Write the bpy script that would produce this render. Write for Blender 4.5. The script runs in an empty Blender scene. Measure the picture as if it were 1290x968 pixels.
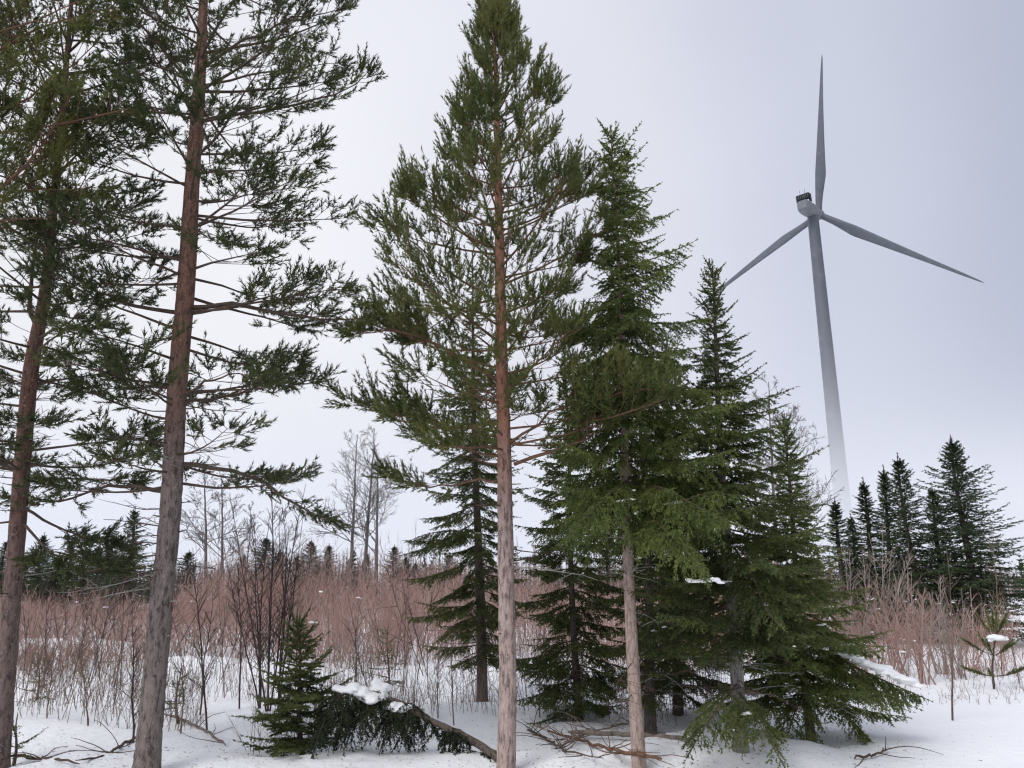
import bpy, math, random
import numpy as np
from math import radians as R, sin, cos, tan, atan, pi

# ------------------------------------------------------------------ scene, camera, light
S = bpy.context.scene
COL = S.collection
CAM_Z = 1.65
PITCH = R(14.5)
F_PX = 1000.0                       # focal length in photograph pixels (photograph 1290 x 968)

cam_d = bpy.data.cameras.new('camera')
cam_d.sensor_width = 36.0
cam_d.lens = 36.0 * F_PX / 1290.0
cam_d.clip_start = 0.05
cam_d.clip_end = 6000
cam = bpy.data.objects.new('camera', cam_d)
COL.objects.link(cam)
cam.location = (0, 0, CAM_Z)
cam.rotation_euler = (pi / 2 + PITCH, 0, 0)
S.camera = cam

SUN_AZ, SUN_EL = R(-138), R(46)       # azimuth from +Y (view direction), negative = left
sun_dir = np.array([sin(SUN_AZ) * cos(SUN_EL), cos(SUN_AZ) * cos(SUN_EL), sin(SUN_EL)])

W = bpy.data.worlds.new('World')
S.world = W
W.use_nodes = True
nt = W.node_tree
nt.nodes.clear()


def N(tree, typ, **kw):
    n = tree.nodes.new(typ)
    for k, v in kw.items():
        setattr(n, k, v)
    return n


out = N(nt, 'ShaderNodeOutputWorld')
bg = N(nt, 'ShaderNodeBackground')
sky = N(nt, 'ShaderNodeTexSky', sky_type='NISHITA', sun_disc=False)
sky.sun_elevation = SUN_EL
sky.sun_rotation = SUN_AZ
sky.air_density = 1.0
sky.dust_density = 3.0
skyb = N(nt, 'ShaderNodeVectorMath', operation='SCALE')
skyb.inputs['Scale'].default_value = 0.07
tc = N(nt, 'ShaderNodeTexCoord')
nrm = N(nt, 'ShaderNodeVectorMath', operation='NORMALIZE')
dot = N(nt, 'ShaderNodeVectorMath', operation='DOT_PRODUCT')
lobe = np.array([sin(R(-34)) * cos(R(16)), cos(R(-34)) * cos(R(16)), sin(R(16))])
dot.inputs[1].default_value = lobe
ramp = N(nt, 'ShaderNodeValToRGB')
cr = ramp.color_ramp
cr.interpolation = 'EASE'
mr = N(nt, 'ShaderNodeMapRange')
mr.inputs['From Min'].default_value = -1
mr.inputs['From Max'].default_value = 1
cl_stops = [(0.0, (.53, .55, .63)), (0.55, (.53, .55, .64)), (0.69, (.515, .55, .68)), (0.79, (.645, .675, .80)),
            (0.88, (.81, .82, .915)), (1.0, (.93, .935, .98))]
while len(cr.elements) < len(cl_stops):
    cr.elements.new(0.5)
for e, (p, c) in zip(cr.elements, cl_stops):
    e.position = p
    e.color = (*c, 1)
# soft cloud mottling
noi = N(nt, 'ShaderNodeTexNoise')
noi.inputs['Scale'].default_value = 2.2
noi.inputs['Detail'].default_value = 3
noi.inputs['Roughness'].default_value = .45
mrn = N(nt, 'ShaderNodeMapRange')
mrn.inputs['From Min'].default_value = .3
mrn.inputs['From Max'].default_value = .7
mrn.inputs['To Min'].default_value = .94
mrn.inputs['To Max'].default_value = 1.05
mulc = N(nt, 'ShaderNodeVectorMath', operation='SCALE')
mixs = N(nt, 'ShaderNodeMixRGB')
mixs.inputs['Fac'].default_value = 0.93
L = nt.links.new
L(tc.outputs['Generated'], nrm.inputs[0])
L(nrm.outputs[0], dot.inputs[0])
L(dot.outputs['Value'], mr.inputs['Value'])
L(mr.outputs[0], ramp.inputs['Fac'])
L(nrm.outputs[0], noi.inputs['Vector'])
L(noi.outputs['Fac'], mrn.inputs['Value'])
L(ramp.outputs['Color'], mulc.inputs[0])
L(mrn.outputs[0], mulc.inputs['Scale'])
L(sky.outputs[0], skyb.inputs[0])
L(skyb.outputs[0], mixs.inputs['Color1'])
L(mulc.outputs[0], mixs.inputs['Color2'])
L(mixs.outputs[0], bg.inputs['Color'])
bg.inputs['Strength'].default_value = 0.727
L(bg.outputs[0], out.inputs['Surface'])

sun_d = bpy.data.lights.new('sun', 'SUN')
sun_d.energy = 1.5
sun_d.angle = R(35)
sun_d.color = (1.0, .98, .955)
sun = bpy.data.objects.new('sun', sun_d)
COL.objects.link(sun)
sun.rotation_euler = (pi / 2 - SUN_EL, 0, pi - SUN_AZ)   # checked: lamp -Z points away from sun_dir

S.view_settings.view_transform = 'Standard'
S.view_settings.look = 'None'
S.view_settings.gamma = 1
S.view_settings.exposure = 0.46
S.cycles.max_bounces = 6
S.cycles.use_denoising = True
S.cycles.filter_width = 1.25
S.cycles.diffuse_bounces = 3
S.cycles.glossy_bounces = 2
S.cycles.transmission_bounces = 3
S.cycles.caustics_reflective = False
S.cycles.caustics_refractive = False

# ------------------------------------------------------------------ helpers: pixel <-> world
CP, SP = cos(PITCH), sin(PITCH)


def ray(px, py):
    cx, cy = (px - 645) / F_PX, (484 - py) / F_PX
    return np.array([cx, CP - cy * SP, SP + cy * CP])


def at_y(px, py, Y):
    d = ray(px, py)
    return np.array([0, 0, CAM_Z]) + d * (Y / d[1])


def gpt(px, py, z=0.0):
    d = ray(px, py)
    return np.array([0, 0, CAM_Z]) + d * ((z - CAM_Z) / d[2])


def unit(v):
    v = np.asarray(v, float)
    return v / np.maximum(np.linalg.norm(v, axis=-1, keepdims=True), 1e-9)


# ------------------------------------------------------------------ numpy value noise
def _hash(i, j, k, seed):
    h = (i * 374761393 + j * 668265263 + k * 2147483647 + seed * 974634777) & 0xffffffff
    h = ((h ^ (h >> 13)) * 1274126177) & 0xffffffff
    h = h ^ (h >> 16)
    return (h & 0xffff) / 65535.0


def vnoise(x, y, z=None, seed=0):
    x = np.asarray(x, float)
    y = np.asarray(y, float)
    z = np.zeros_like(x) if z is None else np.asarray(z, float)
    i, j, k = np.floor(x).astype(np.int64), np.floor(y).astype(np.int64), np.floor(z).astype(np.int64)
    fx, fy, fz = x - i, y - j, z - k
    fx, fy, fz = (f * f * f * (f * (f * 6 - 15) + 10) for f in (fx, fy, fz))
    r = 0
    for a in (0, 1):
        wa = fx if a else 1 - fx
        for b in (0, 1):
            wb = fy if b else 1 - fy
            for c in (0, 1):
                wc = fz if c else 1 - fz
                r = r + wa * wb * wc * _hash(i + a, j + b, k + c, seed)
    return r * 2 - 1


def smooth(a, b, x):
    t = np.clip((x - a) / (b - a), 0, 1)
    return t * t * (3 - 2 * t)


WELLS = []
for _px, _py, _r in ((637, 972, .30), (182, 978, .36), (-4, 976, .28), (806, 972, .24), (932, 948, .34), (1022, 938, .3), (822, 926, .26), (854, 908, .26), (729, 908, .24), (607, 888, .3), (385, 950, .3)):
    _p = gpt(_px, _py)
    WELLS.append((_p[0], _p[1], _r))


def ground_h(x, y):
    x = np.asarray(x, float)
    y = np.asarray(y, float)
    d = np.hypot(x, y)
    # open snowfield to the right stays smooth, scrub ground to the left is hummocky
    scrub = 1 - smooth(0.30, 0.42, x / np.maximum(y, 3))
    scrub = np.where(y < 3, .5, scrub)
    near = smooth(7.5, 12, d)
    h = .10 * vnoise(x / 5.1, y / 5.1, seed=1)
    h = h + (.02 + .05 * scrub) * vnoise(x / 1.3, y / 1.3, seed=2)
    h = h + (.004 + .022 * scrub) * vnoise(x / .42, y / .42, seed=3)
    h = h + scrub * near * (.20 * np.maximum(vnoise(x / 2.3, y / 2.3, seed=4), 0) + .06 * vnoise(x / .8, y / .8, seed=8))
    # a snow covered mound on the left
    h = h + .45 * np.exp(-(((x + 11.5) / 2.6) ** 2 + ((y - 20.5) / 1.6) ** 2))
    # low ploughed edge in the foreground
    h = h + .10 * np.exp(-((y - 8.6 - .25 * np.sin(x * .9)) / .55) ** 2) * smooth(-3.5, -1.2, x) * (1 - smooth(2.6, 3.4, x))
    for wx, wy, wr in WELLS:                       # hollows round the stems
        q = np.hypot(x - wx, y - wy)
        h = h - .085 * np.exp(-(q / wr) ** 2) + .03 * np.exp(-((q - wr * 2.1) / (wr * .7)) ** 2)
    fade = 1 - smooth(60, 200, d)
    return h * fade


def gz(x, y):
    return float(ground_h(np.array([x]), np.array([y]))[0])


def ground_pt(px, py):
    p = gpt(px, py)
    for _ in range(3):
        p = gpt(px, py, gz(p[0], p[1]))
    return p


# ------------------------------------------------------------------ helpers: meshes
class MB:
    """collects vertices and tri / quad faces and links them as one mesh object"""

    def __init__(self):
        self.v, self.f3, self.f4, self.n = [], [], [], 0

    def add(self, v, f):
        v = np.asarray(v, float).reshape(-1, 3)
        f = np.asarray(f, np.int64)
        if len(f):
            (self.f3 if f.shape[1] == 3 else self.f4).append(f + self.n)
        self.v.append(v)
        self.n += len(v)

    def mesh(self, name, mat, smooth_shade=True):
        me = bpy.data.meshes.new(name)
        v = np.concatenate(self.v) if self.v else np.zeros((0, 3))
        f3 = np.concatenate(self.f3) if self.f3 else np.zeros((0, 3), np.int64)
        f4 = np.concatenate(self.f4) if self.f4 else np.zeros((0, 4), np.int64)
        me.vertices.add(len(v))
        me.vertices.foreach_set('co', v.astype(np.float32).ravel())
        nl = f3.size + f4.size
        me.loops.add(nl)
        me.loops.foreach_set('vertex_index', np.concatenate([f3.ravel(), f4.ravel()]).astype(np.int32))
        npoly = len(f3) + len(f4)
        me.polygons.add(npoly)
        st = np.concatenate([np.arange(len(f3)) * 3, f3.size + np.arange(len(f4)) * 4]).astype(np.int32)
        me.polygons.foreach_set('loop_start', st)
        if smooth_shade:
            me.polygons.foreach_set('use_smooth', np.ones(npoly, bool))
        me.materials.append(mat)
        me.update()
        return me

    def build(self, name, mat, parent=None, smooth_shade=True):
        return link(name, self.mesh(name, mat, smooth_shade), parent)


def link(name, me, parent=None):
    o = bpy.data.objects.new(name, me)
    COL.objects.link(o)
    o.parent = parent
    return o


def tag(o, label=None, cat=None, group=None, kind=None):
    if label:
        o['label'] = label
    if cat:
        o['category'] = cat
    if group:
        o['group'] = group
    if kind:
        o['kind'] = kind
    return o


def thing(name, label, cat, loc, group=None):
    o = bpy.data.objects.new(name, None)
    o.empty_display_size = .2
    COL.objects.link(o)
    o.location = [float(c) for c in loc]
    return tag(o, label, cat, group)


def copy_tree(o, parent=None):
    c = o.copy()
    COL.objects.link(c)
    c.parent = parent
    for ch in list(o.children):
        copy_tree(ch, c)
    return c


def tube(P, rad, k=8, cap=True, fn=None):
    """tapered tube along points P (n,3); fn(theta, s, r) may return a modified radius"""
    P = np.asarray(P, float)
    n = len(P)
    rad = np.broadcast_to(np.asarray(rad, float), (n,))
    T = np.gradient(P, axis=0)
    T = unit(T)
    ref = np.array([0, 1., 0]) if abs(T[:, 1]).mean() < .7 else np.array([1., 0, 0])
    U = unit(np.cross(T, ref))
    Vv = np.cross(T, U)
    th = np.arange(k) * 2 * pi / k
    rr = np.repeat(rad[:, None], k, 1)
    if fn is not None:
        rr = fn(th[None, :], P, rr)
    ring = P[:, None, :] + rr[..., None] * (np.cos(th)[None, :, None] * U[:, None, :] + np.sin(th)[None, :, None] * Vv[:, None, :])
    v = ring.reshape(-1, 3)
    i = np.arange(n - 1)[:, None] * k
    a = i + np.arange(k)[None, :]
    b = i + (np.arange(k)[None, :] + 1) % k
    f = np.stack([a, b, b + k, a + k], -1).reshape(-1, 4)
    return v, f


def add_tube(mb, P, rad, k=6):
    v, f = tube(P, rad, k)
    mb.add(v, f)
    # end caps as fans
    n = len(P)
    tip = np.asarray(P[-1], float)
    base = (n - 1) * k
    vv = np.concatenate([v[base:base + k], tip[None]])
    mb.add(vv, [[q, (q + 1) % k, k] for q in range(k)])


def cones(mb, P0, P1, r0, r1):
    """many straight three sided tapered twigs at once"""
    P0, P1 = np.asarray(P0, float), np.asarray(P1, float)
    m = len(P0)
    if not m:
        return
    r0 = np.broadcast_to(np.asarray(r0, float), (m,))
    r1 = np.broadcast_to(np.asarray(r1, float), (m,))
    T = unit(P1 - P0)
    ref = np.where(np.abs(T[:, 2:3]) > .9, np.array([[1., 0, 0]]), np.array([[0, 0, 1.]]))
    U = unit(np.cross(T, ref))
    Vv = np.cross(T, U)
    vs = []
    for r, P in ((r0, P0), (r1, P1)):
        for q in range(3):
            a = q * 2 * pi / 3
            vs.append(P + r[:, None] * (cos(a) * U + sin(a) * Vv))
    v = np.stack(vs, 1).reshape(-1, 3)
    b = np.arange(m)[:, None] * 6
    f = np.concatenate([b + np.array([[q, (q + 1) % 3, 3 + (q + 1) % 3, 3 + q]]) for q in range(3)], 0)
    mb.add(v, f)


def blades(mb, P, D, Ln, w, rng):
    """needles: one slim triangle each"""
    m = len(P)
    if not m:
        return
    rnd = rng.normal(size=(m, 3))
    side = unit(np.cross(D, rnd)) * (np.asarray(w) * .5 * np.ones(m))[:, None]
    tip = P + D * (np.asarray(Ln) * np.ones(m))[:, None]
    v = np.stack([P - side, P + side, tip], 1).reshape(-1, 3)
    mb.add(v, np.arange(m * 3).reshape(-1, 3))


def perp_dirs(D, rng):
    return unit(np.cross(D, rng.normal(size=D.shape)))


def bend(P, D, Ln, g, t):
    """points on gently bent twigs: P, D (m,3), Ln (m,), g (m,) upward bend"""
    q = P + D * (Ln * t)[:, None]
    q[:, 2] += g * Ln * t * t
    return q


def bend_dir(D, g, t):
    q = D.copy()
    q[:, 2] += 2 * g * t
    return unit(q)


_blob_cache = {}


def blob(mb, c, s, rng, sub=1):
    """a lumpy flattened lump of snow"""
    import bmesh
    if sub not in _blob_cache:
        bm = bmesh.new()
        bmesh.ops.create_icosphere(bm, subdivisions=sub, radius=1)
        bm.verts.ensure_lookup_table()
        _blob_cache[sub] = (np.array([v.co[:] for v in bm.verts]), np.array([[v.index for v in f.verts] for f in bm.faces]))
        bm.free()
    v, f = _blob_cache[sub]
    o = rng.uniform(0, 50, 3)
    n = 1 + .28 * vnoise(v[:, 0] * 1.3 + o[0], v[:, 1] * 1.3 + o[1], v[:, 2] * 1.3 + o[2], 5)
    vv = v * n[:, None]
    vv[:, 2] = np.where(vv[:, 2] < 0, vv[:, 2] * .35, vv[:, 2])
    a = rng.uniform(0, 6.28)
    rot = np.array([[cos(a), -sin(a), 0], [sin(a), cos(a), 0], [0, 0, 1]])
    mb.add((vv * np.asarray(s)) @ rot.T + np.asarray(c), f)


# ------------------------------------------------------------------ materials
def new_mat(name):
    m = bpy.data.materials.new(name)
    m.use_nodes = True
    t = m.node_tree
    b = t.nodes['Principled BSDF']
    b.inputs['Specular IOR Level'].default_value = .25
    b.inputs['Roughness'].default_value = .8
    return m, t, b


def noise_node(t, vec, scale, detail=3, rough=.55):
    n = N(t, 'ShaderNodeTexNoise')
    n.inputs['Scale'].default_value = scale
    n.inputs['Detail'].default_value = detail
    n.inputs['Roughness'].default_value = rough
    t.links.new(vec, n.inputs['Vector'])
    return n.outputs['Fac']


def ramp_node(t, fac, stops):
    r = N(t, 'ShaderNodeValToRGB')
    while len(r.color_ramp.elements) < len(stops):
        r.color_ramp.elements.new(.5)
    for e, (p, c) in zip(r.color_ramp.elements, stops):
        e.position = p
        e.color = (*c, 1)
    t.links.new(fac, r.inputs['Fac'])
    return r.outputs['Color']


def mix_node(t, fac, a, b, mode='MIX'):
    m = N(t, 'ShaderNodeMixRGB', blend_type=mode)
    for s, i in ((fac, 'Fac'), (a, 'Color1'), (b, 'Color2')):
        if isinstance(s, (int, float)):
            m.inputs[i].default_value = s
        elif isinstance(s, tuple):
            m.inputs[i].default_value = (*s, 1)
        else:
            t.links.new(s, m.inputs[i])
    return m.outputs['Color']


def world_pos(t):
    return N(t, 'ShaderNodeNewGeometry').outputs['Position']


def bump(t, b, h, dist, strength=1.0):
    n = N(t, 'ShaderNodeBump')
    n.inputs['Distance'].default_value = dist
    n.inputs['Strength'].default_value = strength
    t.links.new(h, n.inputs['Height'])
    t.links.new(n.outputs['Normal'], b.inputs['Normal'])


def needle_mat(name, dark, mid, light, trans=.25):
    m, t, b = new_mat(name)
    pos = world_pos(t)
    n1 = noise_node(t, pos, 1.7, 2)
    n2 = noise_node(t, pos, 16, 2)
    f = mix_node(t, .5, n1, n2)
    c = ramp_node(t, f, [(.34, dark), (.50, mid), (.66, light)])
    t.links.new(c, b.inputs['Base Color'])
    b.inputs['Roughness'].default_value = .55
    b.inputs['Specular IOR Level'].default_value = .3
    tr = N(t, 'ShaderNodeBsdfTranslucent')
    t.links.new(c, tr.inputs['Color'])
    mx = N(t, 'ShaderNodeMixShader')
    mx.inputs[0].default_value = trans
    o = t.nodes['Material Output']
    t.links.new(b.outputs[0], mx.inputs[1])
    t.links.new(tr.outputs[0], mx.inputs[2])
    t.links.new(mx.outputs[0], o.inputs['Surface'])
    return m


def bark_mat(name, low, low2, high, high2, z0, z1, scale=1.0, fleck=(.42, .42, .40), fleck_amt=.12):
    """plated bark: grey brown plates low on the stem, flaky orange bark higher up"""
    m, t, b = new_mat(name)
    pos = world_pos(t)
    mp = N(t, 'ShaderNodeMapping')
    mp.inputs['Scale'].default_value = (1, 1, .28)
    t.links.new(pos, mp.inputs['Vector'])
    st = mp.outputs['Vector']
    f1 = noise_node(t, st, 30 * scale, 5, .72)
    f2 = noise_node(t, st, 9 * scale, 3)
    c_low = ramp_node(t, f1, [(.38, low2), (.50, low), (.68, tuple(min(c * 1.35, .6) for c in low))])
    c_high = ramp_node(t, f1, [(.38, high2), (.52, high), (.70, tuple(min(c * 1.25, .5) for c in high))])
    sx = N(t, 'ShaderNodeSeparateXYZ')
    t.links.new(pos, sx.inputs[0])
    wob = N(t, 'ShaderNodeMath', operation='MULTIPLY_ADD')
    t.links.new(f2, wob.inputs[0])
    wob.inputs[1].default_value = 1.6
    t.links.new(sx.outputs['Z'], wob.inputs[2])
    g = N(t, 'ShaderNodeMapRange', interpolation_type='SMOOTHSTEP')
    g.inputs['From Min'].default_value = z0 + .8
    g.inputs['From Max'].default_value = z1 + .8
    t.links.new(wob.outputs[0], g.inputs['Value'])
    c = mix_node(t, g.outputs[0], c_low, c_high)
    fl = noise_node(t, pos, 55 * scale, 2)
    flr = ramp_node(t, fl, [(.62, (0, 0, 0)), (.70, (1, 1, 1))])
    fm = N(t, 'ShaderNodeMath', operation='MULTIPLY')
    t.links.new(flr, fm.inputs[0])
    fm.inputs[1].default_value = fleck_amt * 4
    c = mix_node(t, fm.outputs[0], c, fleck)
    t.links.new(c, b.inputs['Base Color'])
    b.inputs['Roughness'].default_value = .9
    bump(t, b, f1, .012)
    return m


def plain_noise_mat(name, stops, scale, rough=.85, bump_d=0, bump_s=40):
    m, t, b = new_mat(name)
    pos = world_pos(t)
    c = ramp_node(t, noise_node(t, pos, scale, 3), stops)
    t.links.new(c, b.inputs['Base Color'])
    b.inputs['Roughness'].default_value = rough
    if bump_d:
        bump(t, b, noise_node(t, pos, bump_s, 4), bump_d)
    return m


def snow_mat():
    m, t, b = new_mat('snow')
    pos = world_pos(t)
    c = ramp_node(t, noise_node(t, pos, .9, 4), [(.3, (.90, .915, .945)), (.7, (.94, .95, .97))])
    deb = noise_node(t, pos, 26, 3, .7)
    dm = ramp_node(t, deb, [(.70, (0, 0, 0)), (.78, (1, 1, 1))])
    f = N(t, 'ShaderNodeMath', operation='MULTIPLY')
    t.links.new(dm, f.inputs[0])
    f.inputs[1].default_value = .35
    c = mix_node(t, f.outputs[0], c, (.42, .38, .34))
    t.links.new(c, b.inputs['Base Color'])
    b.inputs['Roughness'].default_value = .6
    b.inputs['Specular IOR Level'].default_value = .2
    h1 = noise_node(t, pos, 7, 5, .6)
    bump(t, b, h1, .035, .8)
    return m


M = {}
M['snow'] = snow_mat()
M['snow_clump'] = plain_noise_mat('snow_clump', [(.3, (.88, .89, .91)), (.7, (.93, .935, .94))], 6, .6, .01, 30)
M['pine'] = needle_mat('pine_needles', (.058, .080, .030), (.130, .152, .048), (.225, .230, .072), .45)
M['pine_dark'] = needle_mat('pine_needles_dark', (.038, .053, .026), (.080, .096, .039), (.148, .154, .056), .38)  # darker copy of the pine needles: backlit silhouette tone put into the colour
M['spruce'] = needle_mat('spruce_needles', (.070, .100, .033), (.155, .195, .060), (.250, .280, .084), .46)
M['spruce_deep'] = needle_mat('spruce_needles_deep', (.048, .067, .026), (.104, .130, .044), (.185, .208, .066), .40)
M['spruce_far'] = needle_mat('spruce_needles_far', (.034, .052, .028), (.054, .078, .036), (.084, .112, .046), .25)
M['bark_d'] = bark_mat('pine_bark_pinkish', (.38, .29, .262), (.145, .105, .095), (.31, .150, .098), (.13, .068, .048), 1.9, 3.6)
M['bark_a'] = bark_mat('pine_bark_brown', (.195, .158, .146), (.068, .054, .050), (.200, .108, .076), (.080, .048, .038), 2.2, 4.4)
M['bark_b'] = bark_mat('pine_bark_red', (.165, .118, .106), (.06, .045, .042), (.160, .085, .064), (.068, .04, .033), 1.2, 3.2)
M['bark_e'] = bark_mat('spruce_bark_pale', (.40, .30, .262), (.23, .165, .14), (.35, .235, .19), (.2, .13, .105), 3, 6, 1.5)
M['bark_s'] = bark_mat('spruce_bark', (.13, .105, .09), (.055, .045, .04), (.12, .09, .075), (.055, .042, .036), 3, 6, 1.5)
M['bark_l'] = bark_mat('spruce_bark_lichen', (.22, .21, .19), (.10, .095, .085), (.14, .11, .09), (.07, .055, .045), 2, 4, 1.4)
M['spruce_dead'] = needle_mat('spruce_needles_dull', (.016, .024, .012), (.030, .042, .020), (.055, .066, .032), .2)
M['twig'] = plain_noise_mat('branch_bark', [(.3, (.065, .048, .038)), (.7, (.13, .095, .072))], 22)
M['twig_orange'] = plain_noise_mat('branch_bark_orange', [(.3, (.10, .058, .04)), (.7, (.22, .12, .075))], 18)
M['twig_grey'] = plain_noise_mat('dead_twig_grey', [(.3, (.20, .19, .17)), (.7, (.40, .39, .35))], 18)
M['willow'] = plain_noise_mat('willow_twigs', [(.3, (.23, .165, .145)), (.44, (.37, .235, .20)), (.54, (.42, .275, .235)), (.68, (.37, .305, .265))], 1.1)
M['willow_tan'] = plain_noise_mat('tan_twigs', [(.3, (.22, .175, .15)), (.7, (.40, .335, .29))], 1.2)
M['sapling'] = plain_noise_mat('sapling_bark', [(.3, (.045, .034, .032)), (.7, (.11, .075, .065))], 6)
M['aspen'] = plain_noise_mat('aspen_bark', [(.3, (.10, .088, .084)), (.7, (.20, .18, .17))], 1.2)
M['stalk'] = plain_noise_mat('dry_stalks', [(.3, (.10, .07, .055)), (.7, (.26, .19, .14))], 3)
M['deadwood'] = plain_noise_mat('weathered_wood', [(.3, (.12, .095, .08)), (.7, (.30, .25, .21))], 14, .9, .006, 60)

# ------------------------------------------------------------------ ground
def graded(lo, hi, fine, n, s):
    """monotone grid coordinates, fine near zero, coarse far away"""
    a = np.arcsinh(lo / s)
    b = np.arcsinh(hi / s)
    return np.sinh(np.linspace(a, b, n)) * s


gx = graded(-900, 900, .1, 290, 6.0)
gy = graded(-60, 1592, .1, 290, 6.0) + 9.0
GX, GY = np.meshgrid(gx, gy)
GZ = ground_h(GX, GY)
mb = MB()
nx, ny = len(gx), len(gy)
idx = np.arange(nx * ny).reshape(ny, nx)
mb.add(np.stack([GX, GY, GZ], -1).reshape(-1, 3),
       np.stack([idx[:-1, :-1], idx[:-1, 1:], idx[1:, 1:], idx[1:, :-1]], -1).reshape(-1, 4))
tag(mb.build('snow_ground', M['snow']), kind='structure')


# ------------------------------------------------------------------ conifer builders
class Wood:
    """collects the needle twigs of one tree"""

    def __init__(self):
        self.P, self.D, self.L, self.g = [], [], [], []

    def add(self, P, D, Ln, g):
        if len(P):
            self.P.append(P)
            self.D.append(D)
            self.L.append(Ln)
            self.g.append(g)

    def get(self):
        return (np.concatenate(self.P), np.concatenate(self.D), np.concatenate(self.L), np.concatenate(self.g))


def path_at(path, s):
    """points and tangents on a polyline at fractions s"""
    seg = np.linalg.norm(np.diff(path, axis=0), axis=1)
    cum = np.concatenate([[0], np.cumsum(seg)])
    tot = cum[-1]
    d = np.asarray(s) * tot
    q = np.stack([np.interp(d, cum, path[:, c]) for c in range(3)], -1)
    T = unit(np.gradient(path, axis=0))
    tq = unit(np.stack([np.interp(d, cum, T[:, c]) for c in range(3)], -1))
    return q, tq, tot


def grow_path(start, az, Lb, e0, e1, rng, n=9, power=1.4, wob=.10):
    """a branch axis: elevation runs from e0 at the stem to e1 at the tip"""
    s = np.linspace(0, 1, n)
    el = e0 + (e1 - e0) * s ** power + np.cumsum(rng.normal(0, wob, n)) * .5
    a = az + np.cumsum(rng.normal(0, wob, n)) * .6
    st = Lb / (n - 1)
    d = np.stack([np.sin(a) * np.cos(el), np.cos(a) * np.cos(el), np.sin(el)], -1) * st
    return np.concatenate([[start], start + np.cumsum(d[:-1], 0)])


def stem_from_px(pts, Y0, rng, depth_wob=.03):
    """stem axis and radii from (px, py, half width px); all at the tree's own distance"""
    P, r = [], []
    for px, py, hw in pts:
        q = at_y(px, py, Y0)
        dep = q[1] * CP + (q[2] - CAM_Z) * SP
        P.append(q)
        r.append(hw * dep / F_PX)
    P, r = np.array(P), np.array(r)
    o = np.argsort(P[:, 2])
    P, r = P[o], r[o]
    zz = np.arange(P[0, 2], P[-1, 2], .03)
    zz = np.append(zz, P[-1, 2])
    # smooth interpolation of the axis
    def sm(c):
        y = np.interp(zz, P[:, 2], c)
        k = np.ones(25) / 25
        yp = np.concatenate([np.full(12, y[0]) + (np.arange(-12, 0)) * (y[1] - y[0]), y, np.full(12, y[-1]) + np.arange(1, 13) * (y[-1] - y[-2])])
        return np.convolve(yp, k, 'valid')
    A = np.stack([sm(P[:, 0]), Y0 + depth_wob * np.sin(zz * .9), zz], -1)
    return A, np.interp(zz, P[:, 2], r)


def build_trunk(A, rad, mat, parent, org, seed, k=26, amp=.05, root=.25, stub_rng=None):
    z0 = A[0, 2]

    def relief(th, P, rr):
        z = P[:, 2][:, None]
        cx, sx = np.cos(th), np.sin(th)
        u, w = cx * 3.2, sx * 3.2
        n_a = vnoise(u * 1.5 + 0 * z, w * 1.5 + 0 * z, z * 6.5, seed)
        n_b = vnoise(u * 2.6 + 0 * z, w * 2.6 + 0 * z, z * 15, seed + 1)
        pl = np.minimum(np.abs(n_a) * 3.2, 1) * .9 + np.minimum(np.abs(n_b) * 3.0, 1) * .5 - 1.0
        h = z - z0
        a = amp * (0.45 + .55 * (1 - smooth(1.5, 5, h)))
        flare = 1 + root * np.exp(-np.maximum(h, 0) / .16)
        return rr * flare * (1 + a * pl)
    mbt = MB()
    v, f = tube(A, rad, k, fn=relief)
    mbt.add(v - org, f)
    mbt.add(np.concatenate([v[-k:], A[-1:] + [[0, 0, rad[-1]]]]) - org, [[q, (q + 1) % k, k] for q in range(k)])
    return mbt.build('trunk', mat, parent)


def env_fn(env, Y0, x_axis):
    """crown outline given as (py, px left, px right) -> radius left / right by height"""
    zs, rl, rr = [], [], []
    for py, xl, xr in env:
        a, b = at_y(xl, py, Y0), at_y(xr, py, Y0)
        zs.append(a[2])
        xc = x_axis(a[2])
        rl.append(max(xc - a[0], .05))
        rr.append(max(b[0] - xc, .05))
    o = np.argsort(zs)
    zs, rl, rr = np.array(zs)[o], np.array(rl)[o], np.array(rr)[o]

    def fn(z, az):
        l, r = np.interp(z, zs, rl), np.interp(z, zs, rr)
        c = sin(az)
        side = r if c > 0 else l
        return side * abs(c) + .5 * (l + r) * (1 - abs(c))
    return fn


def reach(efn, za, az, slope):
    """horizontal reach at which a sloping branch meets the crown outline"""
    for r in np.linspace(.04, 3.2, 80):
        if r >= efn(za + r * slope, az):
            return r
    return 3.2


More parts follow.
